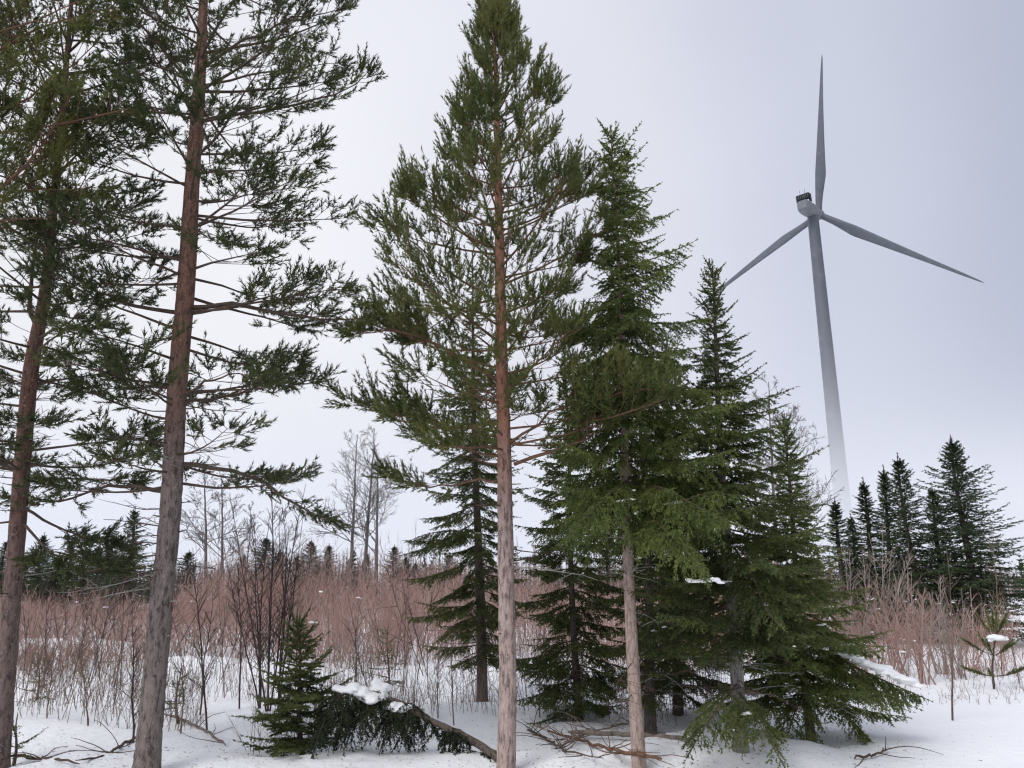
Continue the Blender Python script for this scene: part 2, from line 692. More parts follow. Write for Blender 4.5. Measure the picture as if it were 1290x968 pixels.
# ---- pines
def pine_branch(path, wood, mbw, rng, r0, foliage_from=.4, sec_n=None, up=.35, tuft=1.0, sec_len=.42, dens=1.0, add=1.0):
    """wood of one pine limb into mbw, its needle shoots into wood"""
    n = len(path)
    _, _, Lb = path_at(path, [0])
    rad = r0 * (1 - np.linspace(0, 1, n) * .82)
    add_tube(mbw, path, rad, 6)
    sec_n = sec_n or max(4, int(Lb * 10.5 * dens))
    s = np.sort(rng.uniform(foliage_from * .75, .97, sec_n))
    s = np.append(s, [.9, .97])
    q, T, _ = path_at(path, s)
    for i in range(len(s)):
        sgn = 1 if i % 2 else -1
        side = unit(np.cross(T[i], [0, 0, 1.])) * sgn
        a = R(rng.uniform(32, 62))
        d = unit(T[i] * cos(a) + side * sin(a) + np.array([0, 0, rng.uniform(-.12, up)]))
        ls = (Lb * sec_len * (1 - s[i]) ** .8 + rng.uniform(.10, .26) * add) * rng.uniform(.65, 1.1)
        m = 4
        az = math.atan2(d[0], d[1])
        el = math.asin(np.clip(d[2], -1, 1))
        sp = grow_path(q[i], az, ls, el, min(el + up * .9, 1.25), rng, m, 1.2, .13)
        rs = max(r0 * .34 * (1 - s[i] * .6), .003)
        add_tube(mbw, sp, np.linspace(rs, .0025, m), 3)
        # shoots on the side branch: crowded towards its end
        ns = max(4, int(ls * 17 * dens))
        t = 1 - rng.uniform(0, .72, ns) ** 1.3
        pq, tq, _ = path_at(sp, t)
        rp = perp_dirs(tq, rng)
        sd = unit(tq * .8 + rp * rng.uniform(.35, .9, ns)[:, None] + np.array([0, 0, 1.]) * up * rng.uniform(.3, 1.3, ns)[:, None])
        wood.add(pq, sd, rng.uniform(.08, .16, ns) * tuft, np.full(ns, up * .25))
        # terminal shoot
        td = unit(tq[-1:] * 0 + unit(sp[-1] - sp[-2]) + np.array([0, 0, up * .6]))
        wood.add(sp[-1:], td, np.array([rng.uniform(.10, .18)]) * tuft, np.array([up * .2]))
    T_end = unit(path[-1] - path[-2])
    nt_ = 5
    rp = perp_dirs(np.repeat(T_end[None], nt_, 0), rng)
    sd = unit(T_end[None] + rp * rng.uniform(.1, .7, nt_)[:, None] + np.array([0, 0, up * .7]))
    wood.add(np.repeat(path[-1:], nt_, 0), sd, rng.uniform(.1, .2, nt_) * tuft, np.full(nt_, up * .2))


def pine_foliage(wood, org, mat, parent, rng, per_m=175, nl=.054, nw=.0112):
    P, D, Ln, g = wood.get()
    mbn, mbw = MB(), MB()
    cnt = np.maximum((Ln * per_m).astype(int), 10)
    ix = np.repeat(np.arange(len(P)), cnt)
    t = rng.uniform(.0, 1.0, len(ix))
    p = bend(P[ix], D[ix], Ln[ix], g[ix], t)
    ax = bend_dir(D[ix], g[ix], t)
    ang = (R(58) - R(34) * t) * rng.uniform(.7, 1.2, len(ix))
    pd = perp_dirs(ax, rng)
    dd = unit(ax * np.cos(ang)[:, None] + pd * np.sin(ang)[:, None])
    blades(mbn, p - org, dd, nl * rng.uniform(.7, 1.15, len(ix)), nw, rng)
    # the green shoot axis
    e = bend(P, D, Ln, g, np.ones(len(P)))
    blades(mbn, P - org, unit(e - P), Ln, .009, rng)
    return mbn.build('crown', mat, parent, smooth_shade=False)


def make_pine(label, stem_px, base_py, env, crown_px, rng_seed, mats, n_whorl, per_whorl, e_low, e_high,
              extra=(), foliage_from=(.45, .25), tuft=1.0, up=(.25, .6), dead=0, dens=1.0, per_m=165, nl=.054, amp=.10,
              Y0=None, group=None, jit=.09, stubs=9, taper=0.0):
    rng = np.random.default_rng(rng_seed)
    Y = Y0 if Y0 else gpt(stem_px[0][0], base_py)[1]
    A, rad = stem_from_px(stem_px, Y, rng)
    A[:, 1] -= A[0, 1] - Y
    zb = gz(A[0, 0], Y)
    keep = A[:, 2] > zb - .25
    A, rad = A[keep], rad[keep]
    org = np.array([np.interp(zb, A[:, 2], A[:, 0]), Y, zb])
    t = thing('pine_tree', label, 'pine tree', org, group)
    trunk = build_trunk(A, rad, mats[0], t, org, rng_seed, amp=amp)
    xa = lambda z: np.interp(z, A[:, 2], A[:, 0])
    efn = env_fn(env, Y, xa)
    z_lo, z_hi = at_y(stem_px[0][0], crown_px[0], Y)[2], A[-1, 2]
    wood = Wood()
    for w in range(n_whorl):
        f = (w + .3) / n_whorl
        zw = z_lo + (z_hi - .12 - z_lo) * f ** .93
        a0 = rng.uniform(0, 2 * pi)
        for b in range(per_whorl):
            az = a0 + b * 2 * pi / per_whorl + rng.normal(0, .25)
            za = zw + rng.normal(0, jit)
            e0 = e_low + (e_high - e_low) * f ** 1.1 + rng.normal(0, .10)
            Lh = reach(efn, za, az, tan(np.clip(e0 + .16, -.6, 1.2)))
            Lb = Lh * (1 - taper * f) / cos(min(max(e0 + .1, -.8), 1.05)) * rng.uniform(.72, 1.06)
            Lb = min(max(Lb, .18), max((z_hi - .10 - za) / max(sin(e0 + .2), .25), .10))
            start = np.array([np.interp(za, A[:, 2], A[:, c]) for c in range(3)])
            path = grow_path(start, az, Lb, e0, e0 + rng.uniform(.05, .45), rng, 10)
            rb = max(.006, min(.007 + .0068 * Lb, .8 * np.interp(za, A[:, 2], rad)))
            mbw = MB()
            fr = foliage_from[0] + (foliage_from[1] - foliage_from[0]) * f
            pine_branch(path - 0, wood, mbw, rng, rb, fr, up=up[0] + (up[1] - up[0]) * f, tuft=tuft * (1 - .25 * f ** 3), dens=dens, add=1 - .6 * f ** 3)
            mbw.v = [v - org for v in mbw.v]
            mbw.build('branch', mats[1] if f < .8 else mats[2], trunk)
    for e in extra:
        pts = np.array([at_y(px, py, Y + dy) for px, py, dy in e['px']])
        sfr = np.linspace(0, 1, 10)
        path, _, _ = path_at(pts, sfr)
        path = path + np.concatenate([[np.zeros(3)], rng.normal(0, .02, (9, 3))])
        mbw = MB()
        pine_branch(path, wood, mbw, rng, e.get('r', .02), e.get('from', .4), up=e.get('up', .35), tuft=e.get('tuft', tuft), dens=e.get('dens', dens), sec_len=e.get('sec', .42))
        mbw.v = [v - org for v in mbw.v]
        mbw.build('branch', mats[1], trunk)
    for k in range(stubs):
        za = rng.uniform(zb + .7, z_lo + .6)
        st = np.array([np.interp(za, A[:, 2], A[:, c]) for c in range(3)])
        rt = np.interp(za, A[:, 2], rad)
        pth = grow_path(st, rng.uniform(pi * .5, pi * 1.5), rt + rng.uniform(.02, .10), rng.uniform(-.1, .5), .3, rng, 4, 1, .1)
        mbw = MB()
        add_tube(mbw, pth - org, np.linspace(rng.uniform(.008, .013), .005, 4), 6)
        mbw.build('branch_stub', M['twig'] if k % 2 else M['twig_grey'], trunk)
    # bare dead branches under the crown
    for k in range(dead):
        za = rng.uniform(max(zb + 1.6, z_lo - 1.2), z_lo + 1.4)
        start = np.array([np.interp(za, A[:, 2], A[:, c]) for c in range(3)])
        path = grow_path(start, rng.uniform(0, 2 * pi), rng.uniform(.25, .95), rng.uniform(-.2, .3), rng.uniform(-.3, .4), rng, 7, 1.2, .16)
        mbw = MB()
        add_tube(mbw, path, np.linspace(.007, .0025, 7), 4)
        for s in rng.uniform(.3, .95, 5):
            q, T, Lb = path_at(path, [s])
            sp = grow_path(q[0], rng.uniform(0, 6.28), Lb * .35, rng.uniform(-.4, .5), .1, rng, 4, 1, .2)
            add_tube(mbw, sp, np.linspace(.004, .0018, 4), 3)
        mbw.v = [v - org for v in mbw.v]
        mbw.build('dead_branch', M['twig_grey'] if k % 4 == 0 else M['twig'], trunk)
    pine_foliage(wood, org, mats[3], t, rng, per_m=per_m, nl=nl)
    return t


# ---- spruces
def spruce_twigs(path, wood, mbw, rng, spacing, hang, tmax, start=.08, lev2=True, angle=(42, 66), len_k=.42):
    q0, T0, Lb = path_at(path, [0])
    n = max(4, int(Lb * (1 - start) / spacing))
    s = np.linspace(start, .985, n) + rng.uniform(-.4, .4, n) * spacing / max(Lb, .1)
    s = np.clip(np.repeat(s, 2), .02, .99)
    q, T, _ = path_at(path, s)
    sg = np.tile([1., -1.], n)[:, None]
    side = unit(np.cross(T, np.array([[0, 0, 1.]]))) * sg
    a = np.radians(rng.uniform(angle[0], angle[1], 2 * n))[:, None]
    D = unit(T * np.cos(a) + side * np.sin(a) + np.array([[0, 0, 1.]]) * rng.uniform(-.25, .12, 2 * n)[:, None])
    Ln = np.minimum((1 - s) * Lb * len_k + .06, tmax) * rng.uniform(.55, 1.12, 2 * n)
    g = -hang * rng.uniform(.4, 1.4, 2 * n)
    wood.add(q, D, Ln, g)
    # the axis itself carries needles too
    sa = np.linspace(start, .97, max(4, int(Lb / .12)))
    qa, Ta, _ = path_at(path, sa)
    wood.add(qa, Ta, np.full(len(sa), .13), np.zeros(len(sa)))
    if lev2:
        sel = Ln > .12
        P2, D2, L2, g2 = q[sel], D[sel], Ln[sel], g[sel]
        for tt in (.3, .5, .7, .86):
            for sgn in (1, -1):
                keep = rng.uniform(size=len(P2)) < .82
                if not keep.any():
                    continue
                p = bend(P2[keep], D2[keep], L2[keep], g2[keep], np.full(keep.sum(), tt))
                ax = bend_dir(D2[keep], g2[keep], np.full(keep.sum(), tt))
                sd = unit(np.cross(ax, np.array([[0, 0, 1.]]) + 1e-6)) * sgn
                aa = np.radians(rng.uniform(32, 58, len(p)))[:, None]
                d = unit(ax * np.cos(aa) + sd * np.sin(aa) + np.array([[0, 0, -hang * .5]]))
                wood.add(p, d, np.clip((1 - tt) * L2[keep] * .75, .035, .16) * rng.uniform(.7, 1.2, len(p)), g2[keep] * .6)


def spruce_foliage(wood, org, mat, parent, rng, per_m=135, nl=.027, nw=.0132, name='crown'):
    P, D, Ln, g = wood.get()
    mbn = MB()
    cnt = np.maximum((Ln * per_m).astype(int), 5)
    ix = np.repeat(np.arange(len(P)), cnt)
    t = rng.uniform(0, 1.02, len(ix))
    p = bend(P[ix], D[ix], Ln[ix], g[ix], t)
    ax = bend_dir(D[ix], g[ix], t)
    ang = np.radians(rng.uniform(28, 62, len(ix)))
    pd = perp_dirs(ax, rng)
    pd[:, 2] += .25
    dd = unit(ax * np.cos(ang)[:, None] + unit(pd) * np.sin(ang)[:, None])
    blades(mbn, p - org, dd, nl * rng.uniform(.75, 1.2, len(ix)), nw, rng)
    m = bend(P, D, Ln, g, np.full(len(P), .5))
    e = bend(P, D, Ln, g, np.ones(len(P)))
    blades(mbn, P - org, unit(m - P), np.linalg.norm(m - P, axis=1) * 1.1, .011, rng)
    blades(mbn, m - org, unit(e - m), np.linalg.norm(e - m, axis=1), .009, rng)
    return mbn.build(name, mat, parent, smooth_shade=False)


def make_spruce(label, base_px, top_px, env, seed, mats, crown_lo_py, per_m_height=15, elev=((.0, -.35), (.5, .02), (1., .85)),
                hang=.35, spacing=.055, tmax=.34, r_base=.06, extra=(), dead=8, per_m=135, nl=.027, nw=.0132, Y0=None, lenk=1.0,
                branch_parts=True, name='spruce_tree', group=None, lev2=True, k=18, stub=(0, 1), vis_trunk_noise=.04):
    rng = np.random.default_rng(seed)
    Y = Y0 if Y0 else ground_pt(*base_px)[1]
    b, tp = at_y(base_px[0], base_px[1], Y), at_y(top_px[0], top_px[1], Y)
    zb = gz(b[0], Y)
    n = max(12, int((tp[2] - zb) / .05))
    f = np.linspace(0, 1, n)
    A = np.stack([b[0] + (tp[0] - b[0]) * f + .02 * np.sin(f * 7 + seed), Y + .02 * np.sin(f * 5 + seed * 2), zb - .15 + (tp[2] - zb + .15) * f], -1)
    rad = r_base * (1 - f) ** .85 + .004
    org = np.array([b[0], Y, zb])
    t = thing(name, label, 'spruce tree', org, group)
    trunk = build_trunk(A, rad, mats[0], t, org, seed, k=k, amp=vis_trunk_noise, root=.3)
    xa = lambda z: np.interp(z, A[:, 2], A[:, 0])
    efn = env_fn(env, Y, xa)
    z_lo, z_hi = at_y(base_px[0], crown_lo_py, Y)[2], tp[2]
    H = z_hi - z_lo
    wood = Wood()
    nb = int(H * per_m_height)
    ef, ev = [e[0] for e in elev], [e[1] for e in elev]
    golden = 2.39996
    a0 = rng.uniform(0, 6.28)
    jm = MB()
    for i in range(nb):
        fz = (i + rng.uniform(0, 1)) / nb
        fz = 1 - (1 - fz) ** 1.0
        za = z_lo + (H - .10) * fz
        az = a0 + i * golden + rng.normal(0, .3)
        e0 = np.interp(fz, ef, ev) + rng.normal(0, .12)
        Lh = reach(efn, za, az, tan(np.clip(e0 + .08, -.9, 1.1)))
        Lb = max(Lh / max(cos(e0), .45) * rng.uniform(.50, 1.20) * lenk, .08)
        start = np.array([np.interp(za, A[:, 2], A[:, c]) for c in range(3)])
        e1 = e0 + (.35 if fz < .75 else .1) + rng.normal(0, .08)
        path = grow_path(start, az, Lb, e0, e1, rng, 8, 2.0, .06)
        path[:, 2] -= .0
        mbw = MB()
        rb = max(.0035, min(.004 + .0065 * Lb, .7 * np.interp(za, A[:, 2], rad)))
        add_tube(mbw, path, np.linspace(rb, .0018, 8), 5)
        spruce_twigs(path, wood, mbw, rng, spacing, hang * (1 - .75 * fz), tmax, start=.06 if fz > .4 else .16, lev2=lev2)
        if branch_parts:
            mbw.v = [v - org for v in mbw.v]
            mbw.build('branch', M['twig'], trunk)
        else:
            jm.add(mbw.v[0] - org, mbw.f4[0])
    for e in extra:
        pts = np.array([at_y(px, py, Y + dy) for px, py, dy in e['px']])
        path, _, _ = path_at(pts, np.linspace(0, 1, 10))
        mbw = MB()
        add_tube(mbw, path, np.linspace(e.get('r', .014), .003, 10), 6)
        spruce_twigs(path, wood, mbw, rng, e.get('spacing', spacing), e.get('hang', hang), e.get('tmax', tmax), start=e.get('start', .15), len_k=e.get('len_k', .5))
        mbw.v = [v - org for v in mbw.v]
        mbw.build('branch', M['twig'], trunk)
    # leader
    lead = A[-1] - np.array([0, 0, .12])
    wood.add(np.repeat(lead[None], 2, 0), unit(np.array([[0, 0, 1.], [.05, 0, 1]])), np.array([.2, .16]), np.zeros(2))
    for k_ in range(dead):
        za = rng.uniform(zb + .35, z_lo + .5)
        start = np.array([np.interp(za, A[:, 2], A[:, c]) for c in range(3)])
        path = grow_path(start, rng.uniform(0, 2 * pi), rng.uniform(.25, .85), rng.uniform(-.35, .15), rng.uniform(-.5, .2), rng, 7, 1.2, .14)
        mbw = MB()
        add_tube(mbw, path, np.linspace(.006, .002, 7), 4)
        for s in rng.uniform(.2, .95, 9):
            q, T, Lb = path_at(path, [s])
            sp = grow_path(q[0], rng.uniform(0, 6.28), Lb * rng.uniform(.2, .45), rng.uniform(-.6, .3), -.2, rng, 4, 1, .2)
            add_tube(mbw, sp, np.linspace(.003, .0014, 4), 3)
        mbw.v = [v - org for v in mbw.v]
        mbw.build('dead_branch', M['twig_grey'] if k_ % 3 == 0 else M['twig'], trunk)
    if not branch_parts and jm.n:
        jm.build('branches', M['twig'], trunk)
    spruce_foliage(wood, org, mats[1], t, rng, per_m=per_m, nl=nl, nw=nw)
    return t


# ------------------------------------------------------------------ the near pines
tree_d = make_pine(
    'tall pine with straight pinkish trunk and pointed crown in the middle of the picture',
    [(637, 990, 11.4), (640, 860, 10.8), (637, 700, 10.0), (635, 560, 8.8), (632, 450, 7.6), (629, 300, 5.6), (626, 150, 3.5), (623, 40, 1.7), (622, -4, .8)],
    972,
    [(-5, 612, 632), (40, 574, 684), (75, 570, 722), (110, 560, 742), (150, 535, 752), (200, 490, 762), (250, 462, 768), (300, 446, 764),
     (360, 440, 762), (430, 455, 760), (500, 440, 775), (540, 480, 770), (580, 530, 720), (620, 570, 690)],
    (585,), 11, (M['bark_d'], M['twig_orange'], M['twig'], M['pine']), 21, 5, -.02, 1.02,
    extra=[dict(px=[(648, 585, 0), (700, 565, -.2), (738, 556, -.4), (742, 532, -.5), (800, 520, -.9), (838, 505, -1.0)], r=.02, up=.5, tuft=1.3, dens=1.3, **{'from': .5}),
           dict(px=[(640, 560, 0), (700, 515, -.3), (760, 500, -.7), (812, 490, -1.0)], r=.016, up=.5, tuft=1.1, dens=1.4),
           dict(px=[(630, 545, 0), (560, 535, .1), (500, 520, .1), (440, 508, 0)], r=.018, up=.4, dens=1.1),
           dict(px=[(632, 605, 0), (590, 603, .2), (540, 615, .4), (490, 600, .4)], r=.014, up=.25, **{'from': .6}),
           dict(px=[(626, 480, 0), (560, 440, -.3), (490, 415, -.4), (445, 425, -.5)], r=.02, up=.3, dens=1.2)],
    dead=16, tuft=1.5, dens=.72, up=(.38, .95), taper=.42)

tree_a = make_pine(
    'tallest pine with thick brown trunk, left of the middle, its top cut by the picture',
    [(182, 992, 15.6), (190, 900, 14.4), (199, 780, 13.4), (214, 640, 12.6), (223, 490, 11.7), (237, 350, 10.6), (243, 230, 8.8), (251, 110, 7.3), (255, 0, 5.2), (262, -160, 3), (266, -300, .8)],
    978,
    [(-320, 240, 290), (-200, 170, 370), (-100, 130, 420), (0, 110, 436), (50, 100, 440), (100, 100, 466), (160, 95, 440), (210, 95, 410), (260, 95, 420), (300, 90, 450),
     (340, 85, 460), (400, 80, 440), (450, 85, 410), (500, 90, 385), (560, 95, 395), (620, 60, 410), (670, 100, 400)],
    (625,), 23, (M['bark_a'], M['twig'], M['twig_orange'], M['pine_dark']), 31, 4, -.10, .75,
    extra=[dict(px=[(238, 388, 0), (290, 384, 0), (350, 392, -.2), (410, 400, -.3), (455, 405, -.3)], r=.03, up=.3, **{'from': .35}),
           dict(px=[(222, 585, 0), (280, 592, 0), (330, 602, .2), (370, 635, .3), (412, 655, .3)], r=.026, up=.12, **{'from': .4}),
           dict(px=[(214, 620, 0), (150, 612, .2), (90, 628, .3), (30, 625, .4)], r=.024, up=.2, **{'from': .4}),
           dict(px=[(232, 395, 0), (170, 385, .1), (120, 365, .2), (70, 340, .2)], r=.026, up=.3),
           dict(px=[(246, 155, 0), (320, 140, 0), (400, 128, -.1), (450, 108, -.1), (468, 92, -.1)], r=.024, up=.5, **{'from': .4}),
           dict(px=[(250, 90, 0), (310, 50, 0), (370, 25, .1), (432, 12, .1)], r=.022, up=.45),
           dict(px=[(228, 500, -.1), (270, 480, -.5), (300, 470, -.8), (330, 478, -.9)], r=.016, up=.4, tuft=1.15),
           dict(px=[(226, 510, 0), (290, 500, .2), (340, 480, .3), (385, 462, .3)], r=.022, up=.3)],
    foliage_from=(.42, .35), dead=26, up=(.22, .45), amp=.11, dens=.70, jit=.22, tuft=1.15)

tree_b = make_pine(
    'slim reddish pine with a bent stem at the left edge of the picture',
    [(-4, 992, 12), (4, 880, 11), (12, 760, 10.2), (25, 600, 9.4), (40, 455, 8.8), (56, 390, 7.0), (66, 300, 5.0), (74, 200, 4.2), (84, 60, 3), (92, -60, 1.8), (96, -140, .8)],
    976,
    [(-150, 60, 130), (-60, 10, 170), (30, -40, 200), (100, -60, 200), (200, -90, 205), (300, -110, 200), (400, -110, 190), (500, -110, 190), (600, -110, 170), (660, -60, 150)],
    (640,), 37, (M['bark_b'], M['twig'], M['twig_orange'], M['pine_dark']), 23, 4, -.05, .8,
    extra=[dict(px=[(44, 440, 0), (42, 380, .1), (48, 300, .2), (45, 220, .2)], r=.03, up=.4, **{'from': .4}),
           dict(px=[(30, 660, 0), (60, 690, -.2), (100, 720, -.4), (140, 715, -.5)], r=.016, up=.25, dens=1.5),
           dict(px=[(30, 640, 0), (70, 660, .1), (100, 675, .3), (150, 690, .4)], r=.016, up=.25, dens=1.4)],
    foliage_from=(.42, .3), dead=18, up=(.2, .45), jit=.2, dens=.8)

tree_c = make_pine(
    'near pine mostly outside the left edge, only dense upper branches reaching in',
    [(-205, 1120, 19), (-190, 760, 16), (-170, 400, 13), (-150, 100, 9), (-140, -150, 5), (-132, -330, 1)],
    1060,
    [(-340, -160, -100), (-200, -230, 0), (-60, -300, 90), (20, -320, 135), (120, -330, 150), (220, -330, 130), (300, -320, 100), (360, -300, 30)],
    (330,), 51, (M['bark_b'], M['twig_orange'], M['twig'], M['pine']), 7, 4, .1, .8,
    extra=[dict(px=[(-165, 380, 0), (-60, 290, .0), (20, 225, .1), (60, 175, .1), (90, 120, .2)], r=.03, up=.45, dens=1.1, **{'from': .45}),
           dict(px=[(-160, 250, 0), (-60, 180, .2), (40, 120, .2), (120, 60, .2)], r=.024, up=.45, dens=1.0),
           dict(px=[(-160, 330, 0), (-80, 260, .3), (30, 240, .5), (120, 235, .5)], r=.022, up=.4, dens=1.0),
           dict(px=[(-150, 150, 0), (-50, 90, .2), (60, 30, .2), (150, 10, .2)], r=.022, up=.45, dens=1.0)],
    foliage_from=(.4, .3), Y0=6.6, dens=.8)

# ------------------------------------------------------------------ the near spruces
tree_e = make_spruce(
    'tall drooping spruce with pale bare lower trunk just right of the middle pine', (806, 972), (770, 165),
    [(165, 768, 774), (185, 758, 800), (225, 748, 822), (250, 746, 836), (300, 740, 850), (345, 732, 862), (380, 730, 872), (430, 724, 882), (480, 718, 900),
     (540, 706, 915), (600, 698, 940), (650, 690, 950), (700, 690, 945), (740, 720, 915)],
    3, (M['bark_e'], M['spruce']), 660, 34, elev=((0, -.25), (.3, -.18), (.6, .0), (.8, .35), (1, .95)), hang=.75, r_base=.066, lenk=1.15,
    extra=[dict(px=[(800, 610, 0), (835, 615, -.6), (880, 640, -1.0), (925, 660, -1.2)], hang=.8, r=.014),
           dict(px=[(800, 640, 0), (830, 660, -.7), (860, 690, -1.1), (890, 725, -1.3)], hang=.8, r=.014),
           dict(px=[(798, 600, 0), (770, 620, -.6), (740, 650, -.9), (710, 680, -1.1)], hang=.7, r=.012),
           dict(px=[(800, 650, 0), (840, 640, -.5), (890, 620, -.8), (935, 625, -.9)], hang=.8, r=.013)],
    dead=7)

tree_f = make_spruce(
    'dense dark spruce with grey lichened trunk and a slender tip, right of the drooping spruce', (932, 948), (895, 335),
    [(335, 894, 897), (370, 888, 908), (410, 878, 926), (450, 866, 952), (480, 860, 966), (540, 850, 986), (600, 836, 1008), (650, 828, 1020), (700, 815, 1045),
     (760, 808, 1060), (820, 815, 1070), (880, 835, 1060), (930, 850, 1050)],
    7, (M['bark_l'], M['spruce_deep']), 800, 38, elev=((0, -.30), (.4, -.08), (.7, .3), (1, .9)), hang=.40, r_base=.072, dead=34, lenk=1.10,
    extra=[dict(px=[(925, 690, 0), (950, 730, -.7), (965, 770, -1.0), (985, 790, -1.2)], hang=.6, r=.014),
           dict(px=[(930, 860, 0), (905, 890, -.5), (885, 920, -.8), (868, 950, -.9)], hang=.5, r=.012),
           dict(px=[(930, 870, 0), (950, 900, -.5), (970, 935, -.8), (985, 960, -.9)], hang=.5, r=.012)])

tree_g = make_spruce(
    'broad low spruce whose long snowy branch reaches out right over the snow', (1022, 938), (986, 528),
    [(528, 984, 988), (560, 978, 998), (600, 962, 1012), (650, 945, 1032), (700, 925, 1052), (750, 915, 1070), (800, 905, 1095), (850, 905, 1110), (900, 910, 1115), (950, 920, 1105)],
    9, (M['bark_s'], M['spruce']), 875, 44, elev=((0, -.28), (.4, -.10), (.75, .25), (1, .9)), hang=.38, r_base=.05, dead=18, lenk=1.02,
    extra=[dict(px=[(1012, 792, 0), (1060, 832, -.2), (1110, 856, -.35), (1165, 880, -.5)], hang=.75, r=.018, start=.1, spacing=.04),
           dict(px=[(1012, 800, 0), (1055, 840, -.4), (1095, 866, -.5), (1150, 890, -.6)], hang=.8, r=.016, start=.1, spacing=.045),
           dict(px=[(1015, 850, 0), (1050, 885, -.3), (1085, 920, -.4), (1108, 950, -.5)], hang=.5, r=.014),
           dict(px=[(1015, 870, 0), (1000, 900, -.5), (990, 935, -.8), (985, 960, -.9)], hang=.5, r=.012)])

tree_h = make_spruce(
    'thin spruce directly behind and left of the middle pine trunk', (607, 888), (594, 330),
    [(330, 592, 596), (400, 575, 615), (480, 555, 640), (560, 545, 655), (640, 530, 660), (690, 518, 668), (740, 525, 665), (790, 530, 660), (840, 535, 655)],
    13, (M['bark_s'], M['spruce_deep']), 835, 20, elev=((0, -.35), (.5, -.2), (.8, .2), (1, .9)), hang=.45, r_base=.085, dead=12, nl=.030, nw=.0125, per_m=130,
    extra=[dict(px=[(604, 680, 0), (570, 668, -.2), (540, 672, -.3), (515, 682, -.3)], hang=.6, r=.014),
           dict(px=[(606, 760, 0), (580, 765, -.2), (550, 765, -.4), (530, 760, -.4)], hang=.6, r=.013)])

tree_i = make_spruce(
    'slender open spruce with thin dark stem between the two pale trunks', (729, 908), (710, 445),
    [(445, 708, 712), (500, 698, 724), (560, 688, 738), (620, 672, 752), (680, 665, 770), (740, 655, 785), (790, 655, 800), (850, 660, 800), (900, 665, 790)],
    15, (M['bark_s'], M['spruce_deep']), 888, 24, elev=((0, -.22), (.5, -.2), (.8, .2), (1, .9)), hang=.5, r_base=.05, dead=14, lenk=1.3, nl=.030, nw=.0125, per_m=130)

tree_j = make_spruce(
    'dark spruce with brown trunk close behind the pale drooping spruce trunk', (822, 926), (806, 470),
    [(470, 804, 808), (540, 785, 830), (620, 770, 850), (700, 760, 870), (760, 755, 885), (820, 765, 880), (890, 775, 870)],
    17, (M['bark_s'], M['spruce_deep']), 880, 20, elev=((0, -.22), (.5, -.2), (1, .9)), hang=.5, r_base=.07, dead=26, lenk=1.2, nl=.032, nw=.0135, per_m=110)

tree_j2 = make_spruce(
    'dark spruce with near black trunk hidden among the dense spruces on the right', (854, 908), (838, 430),
    [(430, 836, 840), (520, 815, 865), (620, 800, 890), (700, 790, 905), (770, 790, 920), (830, 790, 920), (890, 800, 915)],
    19, (M['bark_s'], M['spruce_deep']), 872, 21, elev=((0, -.22), (.5, -.2), (1, .9)), hang=.5, r_base=.07, dead=30, lenk=1.25, nl=.032, nw=.0135, per_m=110)

tree_k = make_spruce(
    'small bushy young spruce standing in snow between thick pine and middle pine', (385, 950), (373, 778),
    [(778, 372, 375), (805, 352, 396), (840, 335, 420), (880, 318, 442), (925, 305, 462), (955, 312, 458)],
    21, (M['bark_s'], M['spruce_deep']), 945, 44, elev=((0, -.12), (.5, .12), (1, .9)), hang=.12, r_base=.03, dead=0, spacing=.045, tmax=.22)

tiny = [((48, 884), (50, 828), 26, 'tiny snow-bound spruce near the left edge beyond the undergrowth'),
        ((20, 962), (22, 905), 40, 'tiny sparse spruce poking from snow beside the slim left pine'),
        ((489, 880), (489, 790), 42, 'thin see-through young spruce behind the snow-capped bent spruce'),
        ((1138, 830), (1138, 790), 24, 'tiny pale young spruce beside the willow scrub on the right'),
        ((225, 905), (226, 838), 30, 'tiny brownish spruce seedling just right of the thick pine trunk')]
for i, (b_, t_, hw, lab) in enumerate(tiny):
    h_ = b_[1] - t_[1]
    make_spruce(lab, b_, t_, [(t_[1], t_[0] - 2, t_[0] + 2), (t_[1] + h_ * .4, t_[0] - hw * .5, t_[0] + hw * .5), (b_[1] - h_ * .15, t_[0] - hw, t_[0] + hw), (b_[1], t_[0] - hw, t_[0] + hw)],
                60 + i, (M['bark_s'], M['spruce'] if i % 2 else M['spruce_deep']), b_[1] - h_ * .12, 16, elev=((0, .0), (1, .8)), hang=.1, r_base=.016, dead=0,
                spacing=.08, tmax=.16, nl=.02, nw=.006, per_m=120, name='young_spruce', group='tiny young spruces in the snow')

